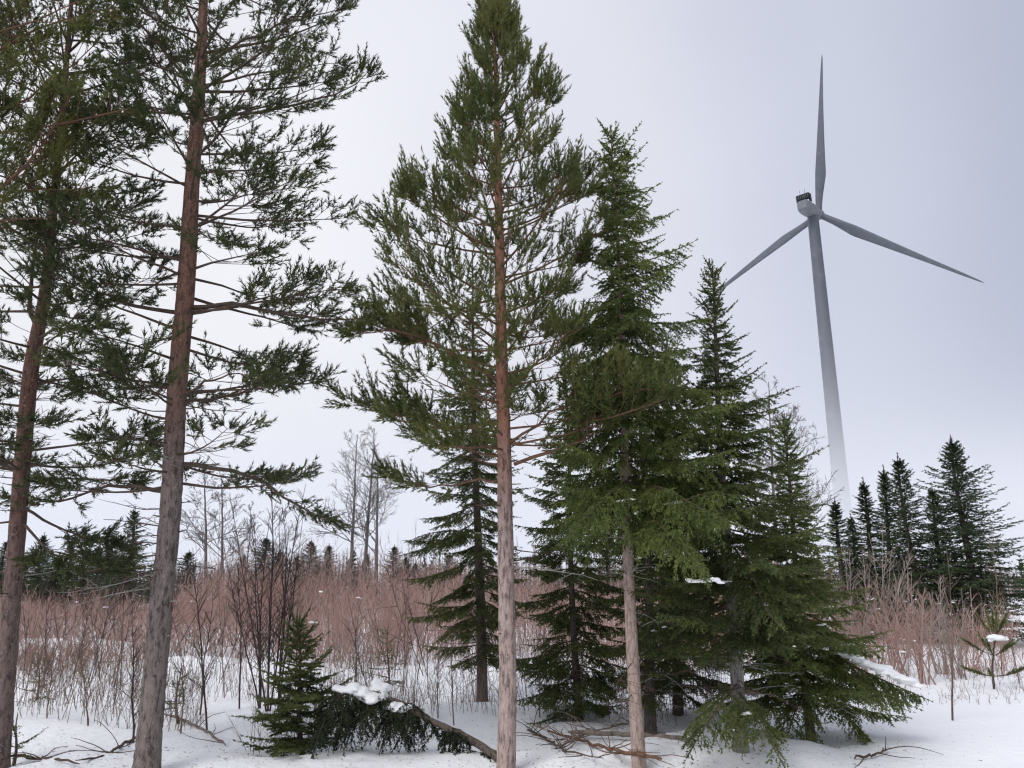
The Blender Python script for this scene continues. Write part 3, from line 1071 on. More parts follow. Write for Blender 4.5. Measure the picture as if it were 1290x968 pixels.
# ------------------------------------------------------------------ spruce bowed to the ground under snow
def bent_spruce():
    rng = np.random.default_rng(77)
    Y = ground_pt(560, 950)[1]
    pts = np.array([ground_pt(642, 958) - [0, 0, .06], at_y(600, 934, Y), at_y(550, 912, Y), at_y(505, 886, Y), at_y(468, 872, Y), at_y(435, 876, Y - .1)])
    path, _, _ = path_at(pts, np.linspace(0, 1, 26))
    path = path + rng.normal(0, .006, path.shape)
    org = np.array([pts[0][0], pts[0][1], gz(pts[0][0], pts[0][1])])
    t = thing('fallen_spruce', 'small dark spruce bowed to the ground under snow caps, left of middle pine', 'spruce tree', org)
    m = MB()
    add_tube(m, path - org, np.linspace(.045, .016, 26), 9)
    tr = m.build('trunk', M['bark_s'], t)
    wood = Wood()
    spots = [(.99, 9, .60), (.91, 12, .72), (.83, 9, .52), (.76, 3, .3), (.655, 14, .56), (.50, 3, .2), (.41, 10, .34), (.34, 6, .22), (.15, 2, .2)]
    for s0, n, ln in spots:
        for _ in range(n):
            s = np.clip(s0 + rng.normal(0, .018), 0, 1)
            q, T, _l = path_at(path, [s])
            az = rng.uniform(0, 6.28)
            hgt = q[0, 2] - gz(q[0, 0], q[0, 1])
            lb = min(ln, max(hgt * 1.25, .15)) * rng.uniform(.35, 1.15)
            bp = grow_path(q[0], az, lb, rng.uniform(-1.2, .35), -1.4, rng, 7, .6, .16)
            bp[:, 2] = np.maximum(bp[:, 2], ground_h(bp[:, 0], bp[:, 1]) + .02)
            b = MB()
            add_tube(b, bp - org, np.linspace(.006, .002, 7), 4)
            b.build('branch', M['twig'], tr)
            spruce_twigs(bp, wood, None, rng, .06, .5, .17, start=.12, angle=(26, 58))
    spruce_foliage(wood, org, M['spruce_dead'], t, rng, per_m=130, nl=.026, nw=.012)
    return Y


Y_bent = bent_spruce()


def snow_cap(label, pts, Y, seed, lump=(.16, .12, .07), n=14, soft=3, group=None):
    """lumpy snow lying along a px path"""
    rng = np.random.default_rng(seed)
    P = np.array([at_y(px, py, Y + dy) for px, py, dy in pts])
    q, _, _ = path_at(P, np.linspace(0, 1, n))
    m = MB()
    org = q[n // 2]
    for i in range(n):
        e = .55 + .45 * sin(pi * (i + .5) / n)
        blob(m, q[i] - org + rng.normal(0, .012, 3), np.array(lump) * e * rng.uniform(.75, 1.15), rng, 3)
    o = m.build('snow_cap', M['snow_clump'])
    rm = o.modifiers.new('merge', 'REMESH')
    rm.mode, rm.voxel_size, rm.use_smooth_shade = 'VOXEL', .011, True
    sm_ = o.modifiers.new('soften', 'SMOOTH')
    sm_.iterations, sm_.factor = soft, .5
    o.location = [float(c) for c in org]
    return tag(o, label, 'snow', group)


snow_cap('largest lumpy snow cap on the bowed spruce, left of middle pine', [(424, 870, 0), (450, 872, -.05), (470, 884, -.1), (482, 880, 0), (474, 862, .1), (490, 868, .1)], Y_bent, 1, (.085, .11, .075), 18)
snow_cap('smaller snow cap on the bowed spruce nearer the middle pine', [(486, 890, -.02), (500, 896, -.05), (514, 890, 0)], Y_bent, 2, (.07, .09, .055), 9)
Yg = tree_g.location[1]
snow_cap('long strip of snow on the far-reaching spruce branch at right', [(1054, 823, -.35), (1083, 832, -.48), (1110, 844, -.58), (1134, 855, -.64), (1158, 866, -.7)], Yg, 3, (.085, .12, .042), 26)
Ye = tree_e.location[1]
snow_cap('small snow pad on the spruce branch low in the dark spruces', [(868, 733, -.9), (884, 733, -.95), (908, 733, -1.0)], Ye, 4, (.07, .07, .022), 8)
snow_cap('small snow pad on bright drooping spruce branch above the others', [(838, 636, -.6), (850, 633, -.65), (862, 630, -.7)], Ye, 5, (.05, .05, .02), 6)


# ------------------------------------------------------------------ fallen wood
def lying(name, label, cat, pts, rpx, seed, mat, twigs=0, lift=.03, k=9):
    rng = np.random.default_rng(seed)
    P = np.array([ground_pt(px, py) + [0, 0, lift] for px, py in pts])
    q, _, Lb = path_at(P, np.linspace(0, 1, 18))
    q = q + rng.normal(0, .008, q.shape)
    r = np.linspace(rpx[0], rpx[1], 18) * P[0][1] / F_PX
    r = r * np.minimum(1, .45 + np.minimum(np.arange(18), 17 - np.arange(18)) * .35)
    org = P[0].copy()
    t = thing(name, label, cat, org)
    m = MB()
    add_tube(m, q - org, r, k)
    v, f = tube(q - org, r, k)
    m.add(np.concatenate([v[:k], (q[0] - org)[None]]), [[(a + 1) % k, a, k] for a in range(k)])
    w = m.build('stem', mat, t)
    for i in range(twigs):
        a, T, _ = path_at(q, [rng.uniform(.1, .98)])
        sp = grow_path(a[0], rng.uniform(0, 6.28), rng.uniform(.15, .55), rng.uniform(-.1, .8), rng.uniform(-.2, .6), rng, 6, 1, .2)
        sp[:, 2] = np.maximum(sp[:, 2], ground_h(sp[:, 0], sp[:, 1]) + .005)
        b = MB()
        add_tube(b, sp - org, np.linspace(.006, .002, 6), 4)
        b.build('side_twig', mat, t)


lying('fallen_pole', 'straight grey pole lying level between middle pine and pale spruce trunk', 'log', [(716, 931), (770, 933), (830, 937), (868, 940)], (2.7, 2.3), 1, M['deadwood'], 3, .07)
lying('broken_branch', 'broken reddish branch lying in front of the grey pole', 'branch', [(690, 925), (735, 938), (775, 950), (835, 962)], (.9, 2.0), 2, M['twig_orange'], 26, .03)
lying('fallen_branch', 'thin grey branch crossing under the level pole', 'branch', [(700, 948), (740, 926), (790, 915), (830, 922)], (1.5, .7), 7, M['deadwood'], 26)
lying('fallen_branch', 'tangled dark branch between middle pine foot and broken reddish branch', 'branch', [(660, 920), (690, 936), (715, 952), (760, 958)], (1.3, .7), 8, M['twig'], 24)
lying('fallen_branch', 'thin dark bare branch lying on snow at bottom left corner', 'branch', [(0, 962), (22, 954), (40, 960), (78, 962), (100, 968)], (1.6, 1.2), 3, M['twig'], 6)
lying('fallen_branch', 'thin dark branch reaching from thick pine trunk base across snow', 'branch', [(176, 930), (150, 944), (128, 958), (95, 962)], (1.8, .9), 4, M['twig'], 7)
lying('fallen_branch', 'slanting bare grey branch on snow right of thick pine trunk', 'branch', [(208, 903), (235, 912), (262, 925), (285, 942)], (1.7, 1.0), 5, M['deadwood'], 9)
lying('fallen_branch', 'small curled twig lying on smooth snow at lower right', 'branch', [(1076, 958), (1098, 957), (1112, 952), (1118, 948)], (1.6, .9), 6, M['twig'], 5)


# ------------------------------------------------------------------ saplings, bushes, undergrowth
def sapling(label, base, top, seed, mat, r=.011, twigs=16, spread=.5, group=None, cat='sapling', name='birch_sapling', stems=1, curve=.05):
    rng = np.random.default_rng(seed)
    p = ground_pt(*base)
    tp = at_y(top[0], top[1], p[1])
    t = thing(name, label, cat, p, group)
    for sidx in range(stems):
        e = tp + (np.array([rng.normal(0, .22), rng.normal(0, .2), rng.uniform(-.5, 0)]) if sidx else 0)
        f = np.linspace(0, 1, 10)
        P = p + (e - p) * f[:, None]
        P[:, 0] += np.cumsum(rng.normal(0, curve, 10)) * .25 * f * (1 - f) * 4
        P[:, 1] += np.cumsum(rng.normal(0, curve, 10)) * .25 * f * (1 - f) * 4
        P[0, 2] -= .08
        m = MB()
        add_tube(m, P - p, r * (1 - .8 * f), 5)
        H = e[2] - p[2]
        s = rng.uniform(.22, .97, twigs)
        q, T, _ = path_at(P, s)
        az = rng.uniform(0, 6.28, twigs)
        el = np.radians(rng.uniform(35, 68, twigs))
        D = np.stack([np.sin(az) * np.cos(el), np.cos(az) * np.cos(el), np.sin(el)], -1)
        Ln = (1 - s) * H * spread * rng.uniform(.5, 1, twigs) + .1
        mid = q + D * (Ln * .5)[:, None]
        D2 = unit(D + rng.normal(0, .18, D.shape) + [0, 0, .15])
        end = mid + D2 * (Ln * .5)[:, None]
        cones(m, q - p, mid - p, r * .38, r * .26)
        cones(m, mid - p, end - p, r * .26, .0012)
        for tt in (.35, .6, .8):
            qq = q + D * (Ln * tt)[:, None]
            dd = unit(D + rng.normal(0, .5, D.shape))
            cones(m, qq - p, qq - p + dd * (Ln * .4 * rng.uniform(.4, 1, twigs))[:, None], r * .2, .001)
        m.build('stem', mat, t)
    return t


sap = [((262, 924), (243, 690), 'dark slender birch sapling standing alone right of thick pine trunk', 1),
       ((168, 935), (166, 770), 'dark birch sapling close to the left side of thick pine trunk', 1),
       ((252, 900), (268, 745), 'short thin birch sapling behind the lone slender one', 1),
       ((338, 905), (342, 596), 'tallest dark birch sapling in the clump behind the small bushy spruce', 4),
       ((328, 893), (316, 648), 'dark birch sapling leaning left in the clump behind small spruce', 4),
       ((350, 898), (356, 640), 'dark birch sapling on right side of the clump behind small spruce', 3),
       ((302, 893), (300, 700), 'short dark birch sapling left of the clump behind small spruce', 1),
       ((372, 880), (380, 690), 'thin brown birch sapling rising straight behind the small bushy spruce', 1),
       ((418, 866), (414, 742), 'pale thin sapling between small bushy spruce and the bowed spruce', 1),
       ((283, 880), (279, 700), 'brown sapling behind and right of the lone slender birch sapling', 1),
       ((572, 905), (566, 790), 'thin bare sapling just left of the spruce behind middle pine', 1),
       ((552, 900), (556, 800), 'thin bare sapling left of two beside the spruce behind middle pine', 1),
       ((60, 905), (66, 800), 'thin bare sapling between the slim left pine and the tiny snow-bound spruce', 1),
       ((112, 915), (104, 792), 'thin forked sapling midway between slim left pine and thick pine', 2),
       ((142, 900), (150, 770), 'brown sapling a little left of the thick pine trunk', 1),
       ((228, 925), (236, 800), 'short bare sapling right at the thick pine trunk foot', 1),
       ((455, 850), (452, 760), 'pale sapling rising behind the snow cap of the bowed spruce', 1),
       ((512, 860), (516, 770), 'thin sapling behind the bowed spruce, right of its snow caps', 1),
       ((680, 900), (676, 800), 'thin bare sapling right of the middle pine trunk', 1),
       ((768, 905), (764, 812), 'thin bare sapling left of the pale spruce trunk', 1),
       ((540, 880), (535, 740), 'reddish bare sapling above the bowed spruce trunk', 1)]
for i, (b_, t_, lab, st) in enumerate(sap):
    sapling(lab, b_, t_, 200 + i, M['sapling'] if i < 7 else M['stalk'], r=.013 if i < 7 else .009, twigs=26 if i < 7 else 18, spread=.33, stems=st, group='bare birch saplings')


def bush(label, base, top_py, half_px, seed, mat, n=12, group='bare willow bushes on the right'):
    rng = np.random.default_rng(seed)
    p = ground_pt(*base)
    H = at_y(base[0], top_py, p[1])[2] - p[2]
    wd = half_px * p[1] / F_PX
    t = thing('willow_bush', label, 'bush', p, group)
    for k in range(n):
        az = rng.uniform(0, 6.28)
        u = rng.uniform(.25, 1.35)
        e = p + np.array([sin(az) * wd * u, cos(az) * wd * u, H * rng.uniform(.62, 1.0) * (1 - .22 * u)])
        f = np.linspace(0, 1, 8)
        st = p + np.array([rng.normal(0, .10), rng.normal(0, .10), -.05])
        P = st + (e - st) * f[:, None]
        bow = f * (1 - f) * rng.uniform(-.1, .35)
        P[:, 0] -= sin(az) * bow
        P[:, 1] -= cos(az) * bow
        P += rng.normal(0, .012, P.shape)
        r = rng.uniform(.010, .020)
        m = MB()
        add_tube(m, P - p, r * (1 - .75 * f), 5)
        tw = 13
        s = rng.uniform(.2, .98, tw)
        q, T, Lb = path_at(P, s)
        D = unit(T + perp_dirs(T, rng) * rng.uniform(.55, 1.2, tw)[:, None] + [0, 0, .12])
        Ln = (1 - s) * Lb * .5 * rng.uniform(.5, 1, tw) + .12
        mid = q + D * (Ln * .5)[:, None]
        end = mid + unit(D + rng.normal(0, .2, D.shape) + [0, 0, .2]) * (Ln * .5)[:, None]
        cones(m, q - p, mid - p, r * .42, r * .3)
        cones(m, mid - p, end - p, r * .3, .0015)
        for tt in (.3, .55, .8):
            qq = q + D * (Ln * tt)[:, None] * .9
            dd = unit(D + rng.normal(0, .45, D.shape))
            cones(m, qq - p, qq - p + dd * (Ln * .42 * rng.uniform(.4, 1, tw))[:, None], r * .22, .0012)
        m.build('stem', mat, t)


bushes = [((1078, 846), 655, 40, 'willow_tan', 13, 'tall tan willow bush nearest the dense spruces, left end of the scrub'),
          ((1112, 838), 640, 42, 'willow_tan', 15, 'tallest pale branching willow bush in front of the right spruces'),
          ((1138, 852), 700, 34, 'willow', 12, 'reddish willow bush in the middle of the right scrub'),
          ((1165, 862), 715, 32, 'willow', 12, 'low red willow bush right of the middle of the right scrub'),
          ((1188, 850), 690, 34, 'willow_tan', 11, 'tan willow bush in front of the tallest right spruce'),
          ((1214, 856), 700, 34, 'willow_tan', 11, 'tan willow bush under the right side of the tallest right spruce'),
          ((1236, 846), 720, 28, 'willow', 9, 'small red willow bush at the right end of the scrub'),
          ((1092, 858), 740, 30, 'willow', 11, 'low red willow bush in front of the tallest pale one'),
          ((1060, 838), 690, 26, 'willow', 10, 'red willow bush half hidden behind the broad low spruce'),
          ((1150, 828), 675, 36, 'willow_tan', 10, 'tan willow bush set back against the right spruces')]
for i, (b_, tpy, hp, mt, n_, lab) in enumerate(bushes):
    bush(lab, b_, tpy, hp, 300 + i, M[mt], max(5, int(n_ * .6)))
sapling('single thin brown sapling standing forward of the right willow scrub', (1199, 908), (1192, 690), 330, M['stalk'], .014, 20, .3)
sapling('thin bare sapling with crooked stem at the far right edge', (1284, 862), (1268, 770), 331, M['stalk'], .010, 12, .3)
sapling('tall thin bare sapling against the sky right of the tallest right spruce', (1262, 850), (1252, 640), 332, M['stalk'], .012, 16, .25)


def stems_stuff(name, label, cat, px_rng, y_rng, n, h_rng, mat, seed, twigs=8, r=.006, keep=None, w=.009, hmul=None):
    """uncountable thin stems over an area given by bearing (px) and distance"""
    rng = np.random.default_rng(seed)
    px = rng.uniform(px_rng[0], px_rng[1], n)
    Y = y_rng[0] + (y_rng[1] - y_rng[0]) * rng.uniform(0, 1, n) ** 1.3
    X = (px - 645) / F_PX * Y * 1.03
    if keep is not None:
        k = keep(X, Y, px)
        X, Y, px = X[k], Y[k], px[k]
    n = len(X)
    Z = ground_h(X, Y)
    P = np.stack([X, Y, Z - .05], -1)
    H = rng.uniform(h_rng[0], h_rng[1], n) * (.80 + .62 * vnoise(X / 3.1, Y / 3.1, seed=31))
    if hmul is not None:
        H = H * hmul(px)
    lean = rng.normal(0, .22, (n, 2))
    D = unit(np.stack([lean[:, 0], lean[:, 1], np.ones(n)], -1))
    m = MB()
    mid = P + D * (H * .5)[:, None]
    D2 = unit(D + rng.normal(0, .10, D.shape))
    end = mid + D2 * (H * .5)[:, None]
    blades(m, P, unit(mid - P), H * .62, r * 2.4, rng)
    cones(m, P, mid, r, r * .7)
    blades(m, mid, D2, H * .5, r * 1.5, rng)
    for k in range(twigs):
        s = rng.uniform(.15, .95, n)
        q = np.where((s < .5)[:, None], P + (mid - P) * (s * 2)[:, None], mid + (end - mid) * (s * 2 - 1)[:, None])
        d = unit(D + rng.normal(0, .52, D.shape))
        blades(m, q, d, H * (1 - s) * rng.uniform(.3, .8, n) + .1, w, rng)
    o = m.build(name, mat, smooth_shade=False)
    return tag(o, label, cat, kind='stuff')


thicket = stems_stuff('willow_thicket', 'reddish bare willow thicket across the clearing behind the pines', 'thicket', (-120, 1010), (15, 62), 11500, (1.2, 2.8), M['willow'], 401, 11, .007, w=.014, hmul=lambda px: .60 + .45 * smooth(190, 300, px),
            keep=lambda X, Y, px: (Y > 19 + 4.5 * vnoise(X / 3.2, Y / 6, seed=41)) & (vnoise(X / 4.5, Y / 4.5, seed=42) > -.5))
scrub = stems_stuff('willow_scrub', 'low reddish twiggy scrub around the right willow bushes', 'scrub', (1040, 1250), (15.6, 27), 330, (.6, 1.6), M['willow'], 402, 9, .006, w=.011)
stems_stuff('dry_undergrowth', 'thin bare stalks poking out of the snow before the thicket', 'undergrowth', (-60, 900), (8.9, 23), 4600, (.2, 1.2), M['stalk'], 403, 7, .0035, w=.0048,
            keep=lambda X, Y, px: (vnoise(X / 1.7, Y / 1.7, seed=43) > -.05) & (Y > 9.4 + .8 * vnoise(X / .9, Y / 2, seed=44)))
stems_stuff('birch_brush', 'taller grey-brown birch brush standing among the reddish thicket', 'thicket', (-60, 860), (14, 50), 620, (1.6, 3.6), M['sapling'], 405, 16, .008, w=.011,
            keep=lambda X, Y, px: vnoise(X / 2.6, Y / 2.6, seed=45) > .12)
stems_stuff('snow_stalks', 'thin stalks at the edge of the smooth snow on the right', 'undergrowth', (1075, 1285), (12.4, 18), 240, (.2, .8), M['stalk'], 404, 4, .0035, w=.0045)

# little clots of snow caught in twigs
rng = np.random.default_rng(500)
m = MB()
for st_, n_ in ((thicket, 130), (scrub, 40)):
    vv = st_.data.vertices
    k = 0
    while k < n_:
        q = np.array(vv[int(rng.integers(0, len(vv)))].co)
        hgt = q[2] - gz(q[0], q[1])
        if q[1] > 42 or hgt < .2 or hgt > 1.7:
            continue
        sz = rng.uniform(.012, .05) * (q[1] / 20) ** .5
        for _ in range(int(rng.integers(1, 4))):
            blob(m, q + rng.normal(0, sz * .9, 3) * [1, 1, .3], (sz * rng.uniform(.8, 2.2), sz * rng.uniform(.7, 1.3), sz * rng.uniform(.4, .9)), rng, 1)
        k += 1
for tr_, n_ in ((tree_e, 26), (tree_f, 44), (tree_g, 40), (tree_h, 16), (tree_i, 20), (tree_k, 10)):
    cr_ = [c for c in tr_.children if c.name.startswith('crown')][0]
    vv = cr_.data.vertices
    for _ in range(n_):
        q = vv[int(rng.integers(0, len(vv)))].co + tr_.location
        sz = rng.uniform(.008, .034)
        for _k in range(int(rng.integers(1, 4))):
            blob(m, np.array(q) + rng.normal(0, sz, 3) * [1, 1, .2], (sz * rng.uniform(.8, 2.4), sz * rng.uniform(.7, 1.5), sz * rng.uniform(.35, .7)), rng, 1)
tag(m.build('snow_clots', M['snow_clump']), 'small white clots of snow caught in twigs and branches', 'snow', kind='stuff')


# ------------------------------------------------------------------ background spruces
def far_proto(seed, H=6.0, half=1.3, per_m=9, needle=(.055, .024), dens=62, shape=.76, hang=.2):
    rng = np.random.default_rng(seed)
    t = thing('spruce_tree', 'x', 'spruce tree', (0, 0, 0))
    f = np.linspace(0, 1, 24)
    A = np.stack([.03 * np.sin(f * 6), .03 * np.cos(f * 5), f * H - .2], -1)
    m = MB()
    add_tube(m, A, .075 * (1 - f) ** .8 + .006, 7)
    m.build('trunk', M['bark_s'], t)
    wood = Wood()
    nb = int(H * per_m * 3.6)
    for i in range(nb):
        fz = (i + rng.uniform()) / nb
        za = .25 + (H - .75) * fz
        Lb = max(half * (1 - fz) ** shape * rng.uniform(.42, 1.22) * (.75 + .25 * min(1, fz * 6)), .05)
        e0 = np.interp(fz, (0, .4, .8, 1), (-.25, .0, .4, .95)) + rng.normal(0, .12)
        path = grow_path(np.array([0, 0, za]), i * 2.4 + rng.normal(0, .4), Lb, e0, e0 + .25, rng, 6, 1.5, .08)
        spruce_twigs(path, wood, None, rng, .11, hang, .36, start=.08, lev2=False, len_k=.42)
    wood.add(np.array([[0, 0, H - .6]]), np.array([[0, 0, 1.]]), np.array([.42]), np.zeros(1))
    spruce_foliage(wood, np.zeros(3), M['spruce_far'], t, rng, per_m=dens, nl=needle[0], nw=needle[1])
    return t, H, half


protos = [far_proto(601, half=1.35, per_m=9.5), far_proto(602, half=1.1, hang=.35, shape=.95), far_proto(603, half=1.6, per_m=12), far_proto(604, half=.95, hang=.05, per_m=8, shape=.95)]
used = set()


def place_spruce(top, Y, half_px, k, label, group, seed):
    rng = np.random.default_rng(seed)
    t, H, half = protos[k]
    tp = at_y(top[0], top[1], Y)
    zb = gz(tp[0], Y)
    o = t if k not in used else copy_tree(t)
    used.add(k)
    o.location = [float(tp[0]), float(Y), float(zb)]
    sz = (tp[2] - zb) / H
    sx = 1.55 * half_px * Y / F_PX / half
    o.scale = (sx, sx, sz)
    o.rotation_euler = (rng.normal(0, .025), rng.normal(0, .025), rng.uniform(0, 6.28))
    tag(o, label, 'spruce tree', group)


right = [((1197, 540), 25, 62, 2, 'tallest and widest spruce of the right group behind willow scrub'),
         ((1135, 563), 26, 44, 0, 'second tallest spruce of the right group, left of the tallest'),
         ((1104, 580), 27, 34, 1, 'slim spruce with thin tip in the left half of right group'),
         ((1086, 596), 27.5, 34, 3, 'narrow spruce at the left side of the right group'),
         ((1172, 604), 27, 38, 1, 'small spruce between the two tallest of the right group'),
         ((1054, 622), 29, 34, 3, 'small spruce below the wind turbine tower, left of right group'),
         ((1070, 642), 28, 28, 1, 'low spruce tucked right beside the wind turbine tower foot')]
for i, (tp_, Y, hp, k, lab) in enumerate(right):
    place_spruce(tp_, Y, hp * 1.2, k, lab, 'spruces behind the right willow scrub', 700 + i)
ORD = ['leftmost', 'second from left', 'third from left', 'fourth from left', 'fifth from left', 'sixth from left', 'seventh from left', 'eighth from left',
       'eighth from right', 'seventh from right', 'sixth from right', 'fifth from right', 'fourth from right', 'third from right', 'second from right', 'rightmost']
left = [((172, 634), 44, 36, 0), ((58, 668), 46, 34, 2), ((90, 674), 50, 30, 3), ((112, 688), 50, 28, 1), ((126, 683), 52, 28, 3), ((142, 682), 48, 30, 0),
        ((30, 690), 48, 34, 2), ((238, 690), 42, 34, 2), ((205, 690), 52, 30, 1), ((76, 694), 44, 40, 2), ((158, 694), 46, 34, 0), ((8, 676), 50, 34, 0)]
_lx = sorted(l[0][0] for j, l in enumerate(left) if j not in (0, 7))
LORD = {x: (ORD[j] if j < 5 else ORD[16 - (len(_lx) - j)]) for j, x in enumerate(_lx)}
for i, (tp_, Y, hp, k) in enumerate(left):
    lab = 'tallest background spruce just left of the thick pine trunk' if i == 0 else (
        'broad dark background spruce just right of the thick pine trunk' if i == 7 else '%s of the lower dark background spruces beyond thicket, left of thick pine' % LORD[tp_[0]])
    place_spruce(tp_, Y, hp, k, lab, 'background spruces on the left', 720 + i)
mid = [((393, 676), 54, 22, 2), ((412, 682), 56, 18, 0), ((377, 697), 62, 16, 1), ((441, 700), 66, 15, 3), ((463, 693), 66, 13, 1), ((497, 683), 60, 19, 0),
       ((511, 697), 62, 15, 2), ((523, 706), 66, 13, 1), ((304, 694), 62, 14, 0), ((338, 672), 56, 24, 2), ((352, 690), 60, 16, 0), ((566, 694), 60, 20, 0), ((694, 702), 60, 20, 2), ((764, 690), 60, 22, 1)]
_mx = sorted(l[0][0] for l in mid)
for i, (tp_, Y, hp, k) in enumerate(mid):
    place_spruce(tp_, Y, hp * 1.5, k, '%s of the small distant spruces between thick pine and pale spruce trunk' % (ORD[_mx.index(tp_[0])] if _mx.index(tp_[0]) < 7 else ORD[_mx.index(tp_[0]) + 2]), 'distant spruces in the middle', 740 + i)


# ------------------------------------------------------------------ bare deciduous trees
def bare_tree(label, base_px, top, Y, seed, group, spread=.28, r=.10, lo=.35, name='bare_tree', nb=24, x_base=None):
    rng = np.random.default_rng(seed)
    tp = at_y(top[0], top[1], Y)
    bx = at_y(base_px, 740, Y)[0]
    p = np.array([bx, Y, gz(bx, Y)])
    H = tp[2] - p[2]
    t = thing(name, label, 'bare tree', p, group)
    f = np.linspace(0, 1, 16)
    P = p + (tp - p) * f[:, None]
    P[:, 0] += np.cumsum(rng.normal(0, .10, 16)) * .35 * f
    P[:, 1] += np.cumsum(rng.normal(0, .10, 16)) * .35 * f
    P[0, 2] -= .1
    m = MB()
    add_tube(m, P - p, r * (1 - .86 * f ** .9), 8)
    m.build('trunk', M['aspen'], t)
    cr_ = MB()

    def limb(q, d, ln, rr, lev):
        n = 5
        pts = [q]
        dd = d
        for _ in range(n):
            dd = unit(dd + rng.normal(0, .17, 3) + [0, 0, .035])
            pts.append(pts[-1] + dd * ln / n)
        pts = np.array(pts)
        if lev < 2:
            rs = np.linspace(rr, rr * .35, n + 1)
            cones(cr_, pts[:-1] - p, pts[1:] - p, rs[:-1], rs[1:])
            for _ in range(7 if lev == 0 else 6):
                s = rng.uniform(.25, .98)
                a, T, _l = path_at(pts, [s])
                d2 = unit(T[0] + perp_dirs(T, rng)[0] * rng.uniform(.5, .95) + [0, 0, .15])
                limb(a[0], d2, ln * (.30 + .35 * (1 - s)) * rng.uniform(.6, 1.1), rr * .5, lev + 1)
        else:
            for a, b in ((0, 2), (2, 5)):
                v = pts[b] - pts[a]
                blades(cr_, (pts[a] - p)[None], unit(v)[None], np.linalg.norm(v) * 1.1, max(rr * 2.2, .032), rng)
    for i in range(nb):
        s = lo + (1 - lo) * (i + rng.uniform()) / nb
        a, T, _l = path_at(P, [min(s, .99)])
        az = rng.uniform(0, 6.28)
        el = R(rng.uniform(22, 55))
        limb(a[0], np.array([sin(az) * cos(el), cos(az) * cos(el), sin(el)]), H * spread * 1.2 * (1.1 - s) * rng.uniform(.6, 1.1) + .25, max(r * .34 * (1.1 - s), .012), 0)
    cr_.build('crown', M['aspen'], t)


bare = [(440, (452, 548), 62, 'leftmost of three bare aspens rising beyond the thicket left of middle pine', .36, .19),
        (458, (470, 540), 63, 'middle and tallest of three bare aspens rising beyond the thicket', .38, .20),
        (474, (478, 572), 60, 'rightmost bare aspen with side limb, nearest the middle pine', .38, .18),
        (262, (262, 582), 52, 'bare aspen seen just right of the thick pine trunk', .34, .15),
        (284, (276, 600), 54, 'second bare aspen right of the thick pine trunk', .34, .15),
        (310, (318, 640), 56, 'low bare tree behind the dark birch saplings', .34, .07),
        (352, (352, 640), 60, 'low bare tree behind the small bushy spruce', .34, .07),
        (978, (968, 482), 40, 'bare aspen standing behind the dense spruces, left of turbine tower', .36, .14),
        (1000, (992, 520), 41, 'shorter bare aspen behind the dense spruces, nearest the turbine tower', .40, .12)]
for i, (bp, tp_, Y, lab, sp_, r_) in enumerate(bare):
    bare_tree(lab, bp, tp_, Y, 800 + i, 'bare aspens in the background', sp_, r_)

# far-off wood closing the view
rng = np.random.default_rng(900)
m = MB()
n = 2400
px = rng.uniform(-160, 1460, n)
Y = rng.uniform(108, 150, n)
X = (px - 645) / F_PX * Y * 1.03
H = rng.uniform(4.2, 7.6, n) * (.85 + .25 * vnoise(X / 14, Y / 14, seed=51))
P = np.stack([X, Y, np.zeros(n)], -1)
up = np.repeat(np.array([[0, 0, 1.]]), n, 0)
cones(m, P, P + up * H[:, None], .06, .015)
for k in range(26):
    s = rng.uniform(.12, .98, n)
    d = unit(rng.normal(0, .55, (n, 3)) + [0, 0, .8])
    blades(m, P + up * (H * s)[:, None], d, (1.05 - s) * H * .34 + .25, .06, rng)
tag(m.build('far_wood', plain_noise_mat('far_twigs', [(.3, (.15, .11, .10)), (.7, (.25, .19, .175))], .15), smooth_shade=False),
    'far-off grey-brown bare wood along the horizon', 'wood', kind='stuff')
m = MB()
n = 130
px = rng.uniform(-160, 1460, n)
Y = rng.uniform(100, 140, n)
X = (px - 645) / F_PX * Y * 1.03
H = rng.uniform(2.4, 7.4, n)
for k in range(60):
    s = rng.uniform(.05, 1, n) ** .9
    az = rng.uniform(0, 6.28, n)
    d = unit(np.stack([np.sin(az), np.cos(az), rng.uniform(-.35, .25, n) + s * .5], -1))
    blades(m, np.stack([X, Y, H * s], -1), d, (1 - s) * H * .24 + .2, .42, rng)
tag(m.build('far_spruces', M['spruce_far'], smooth_shade=False), 'far-off dark spruces mixed into the wood on the horizon', 'wood', kind='stuff')


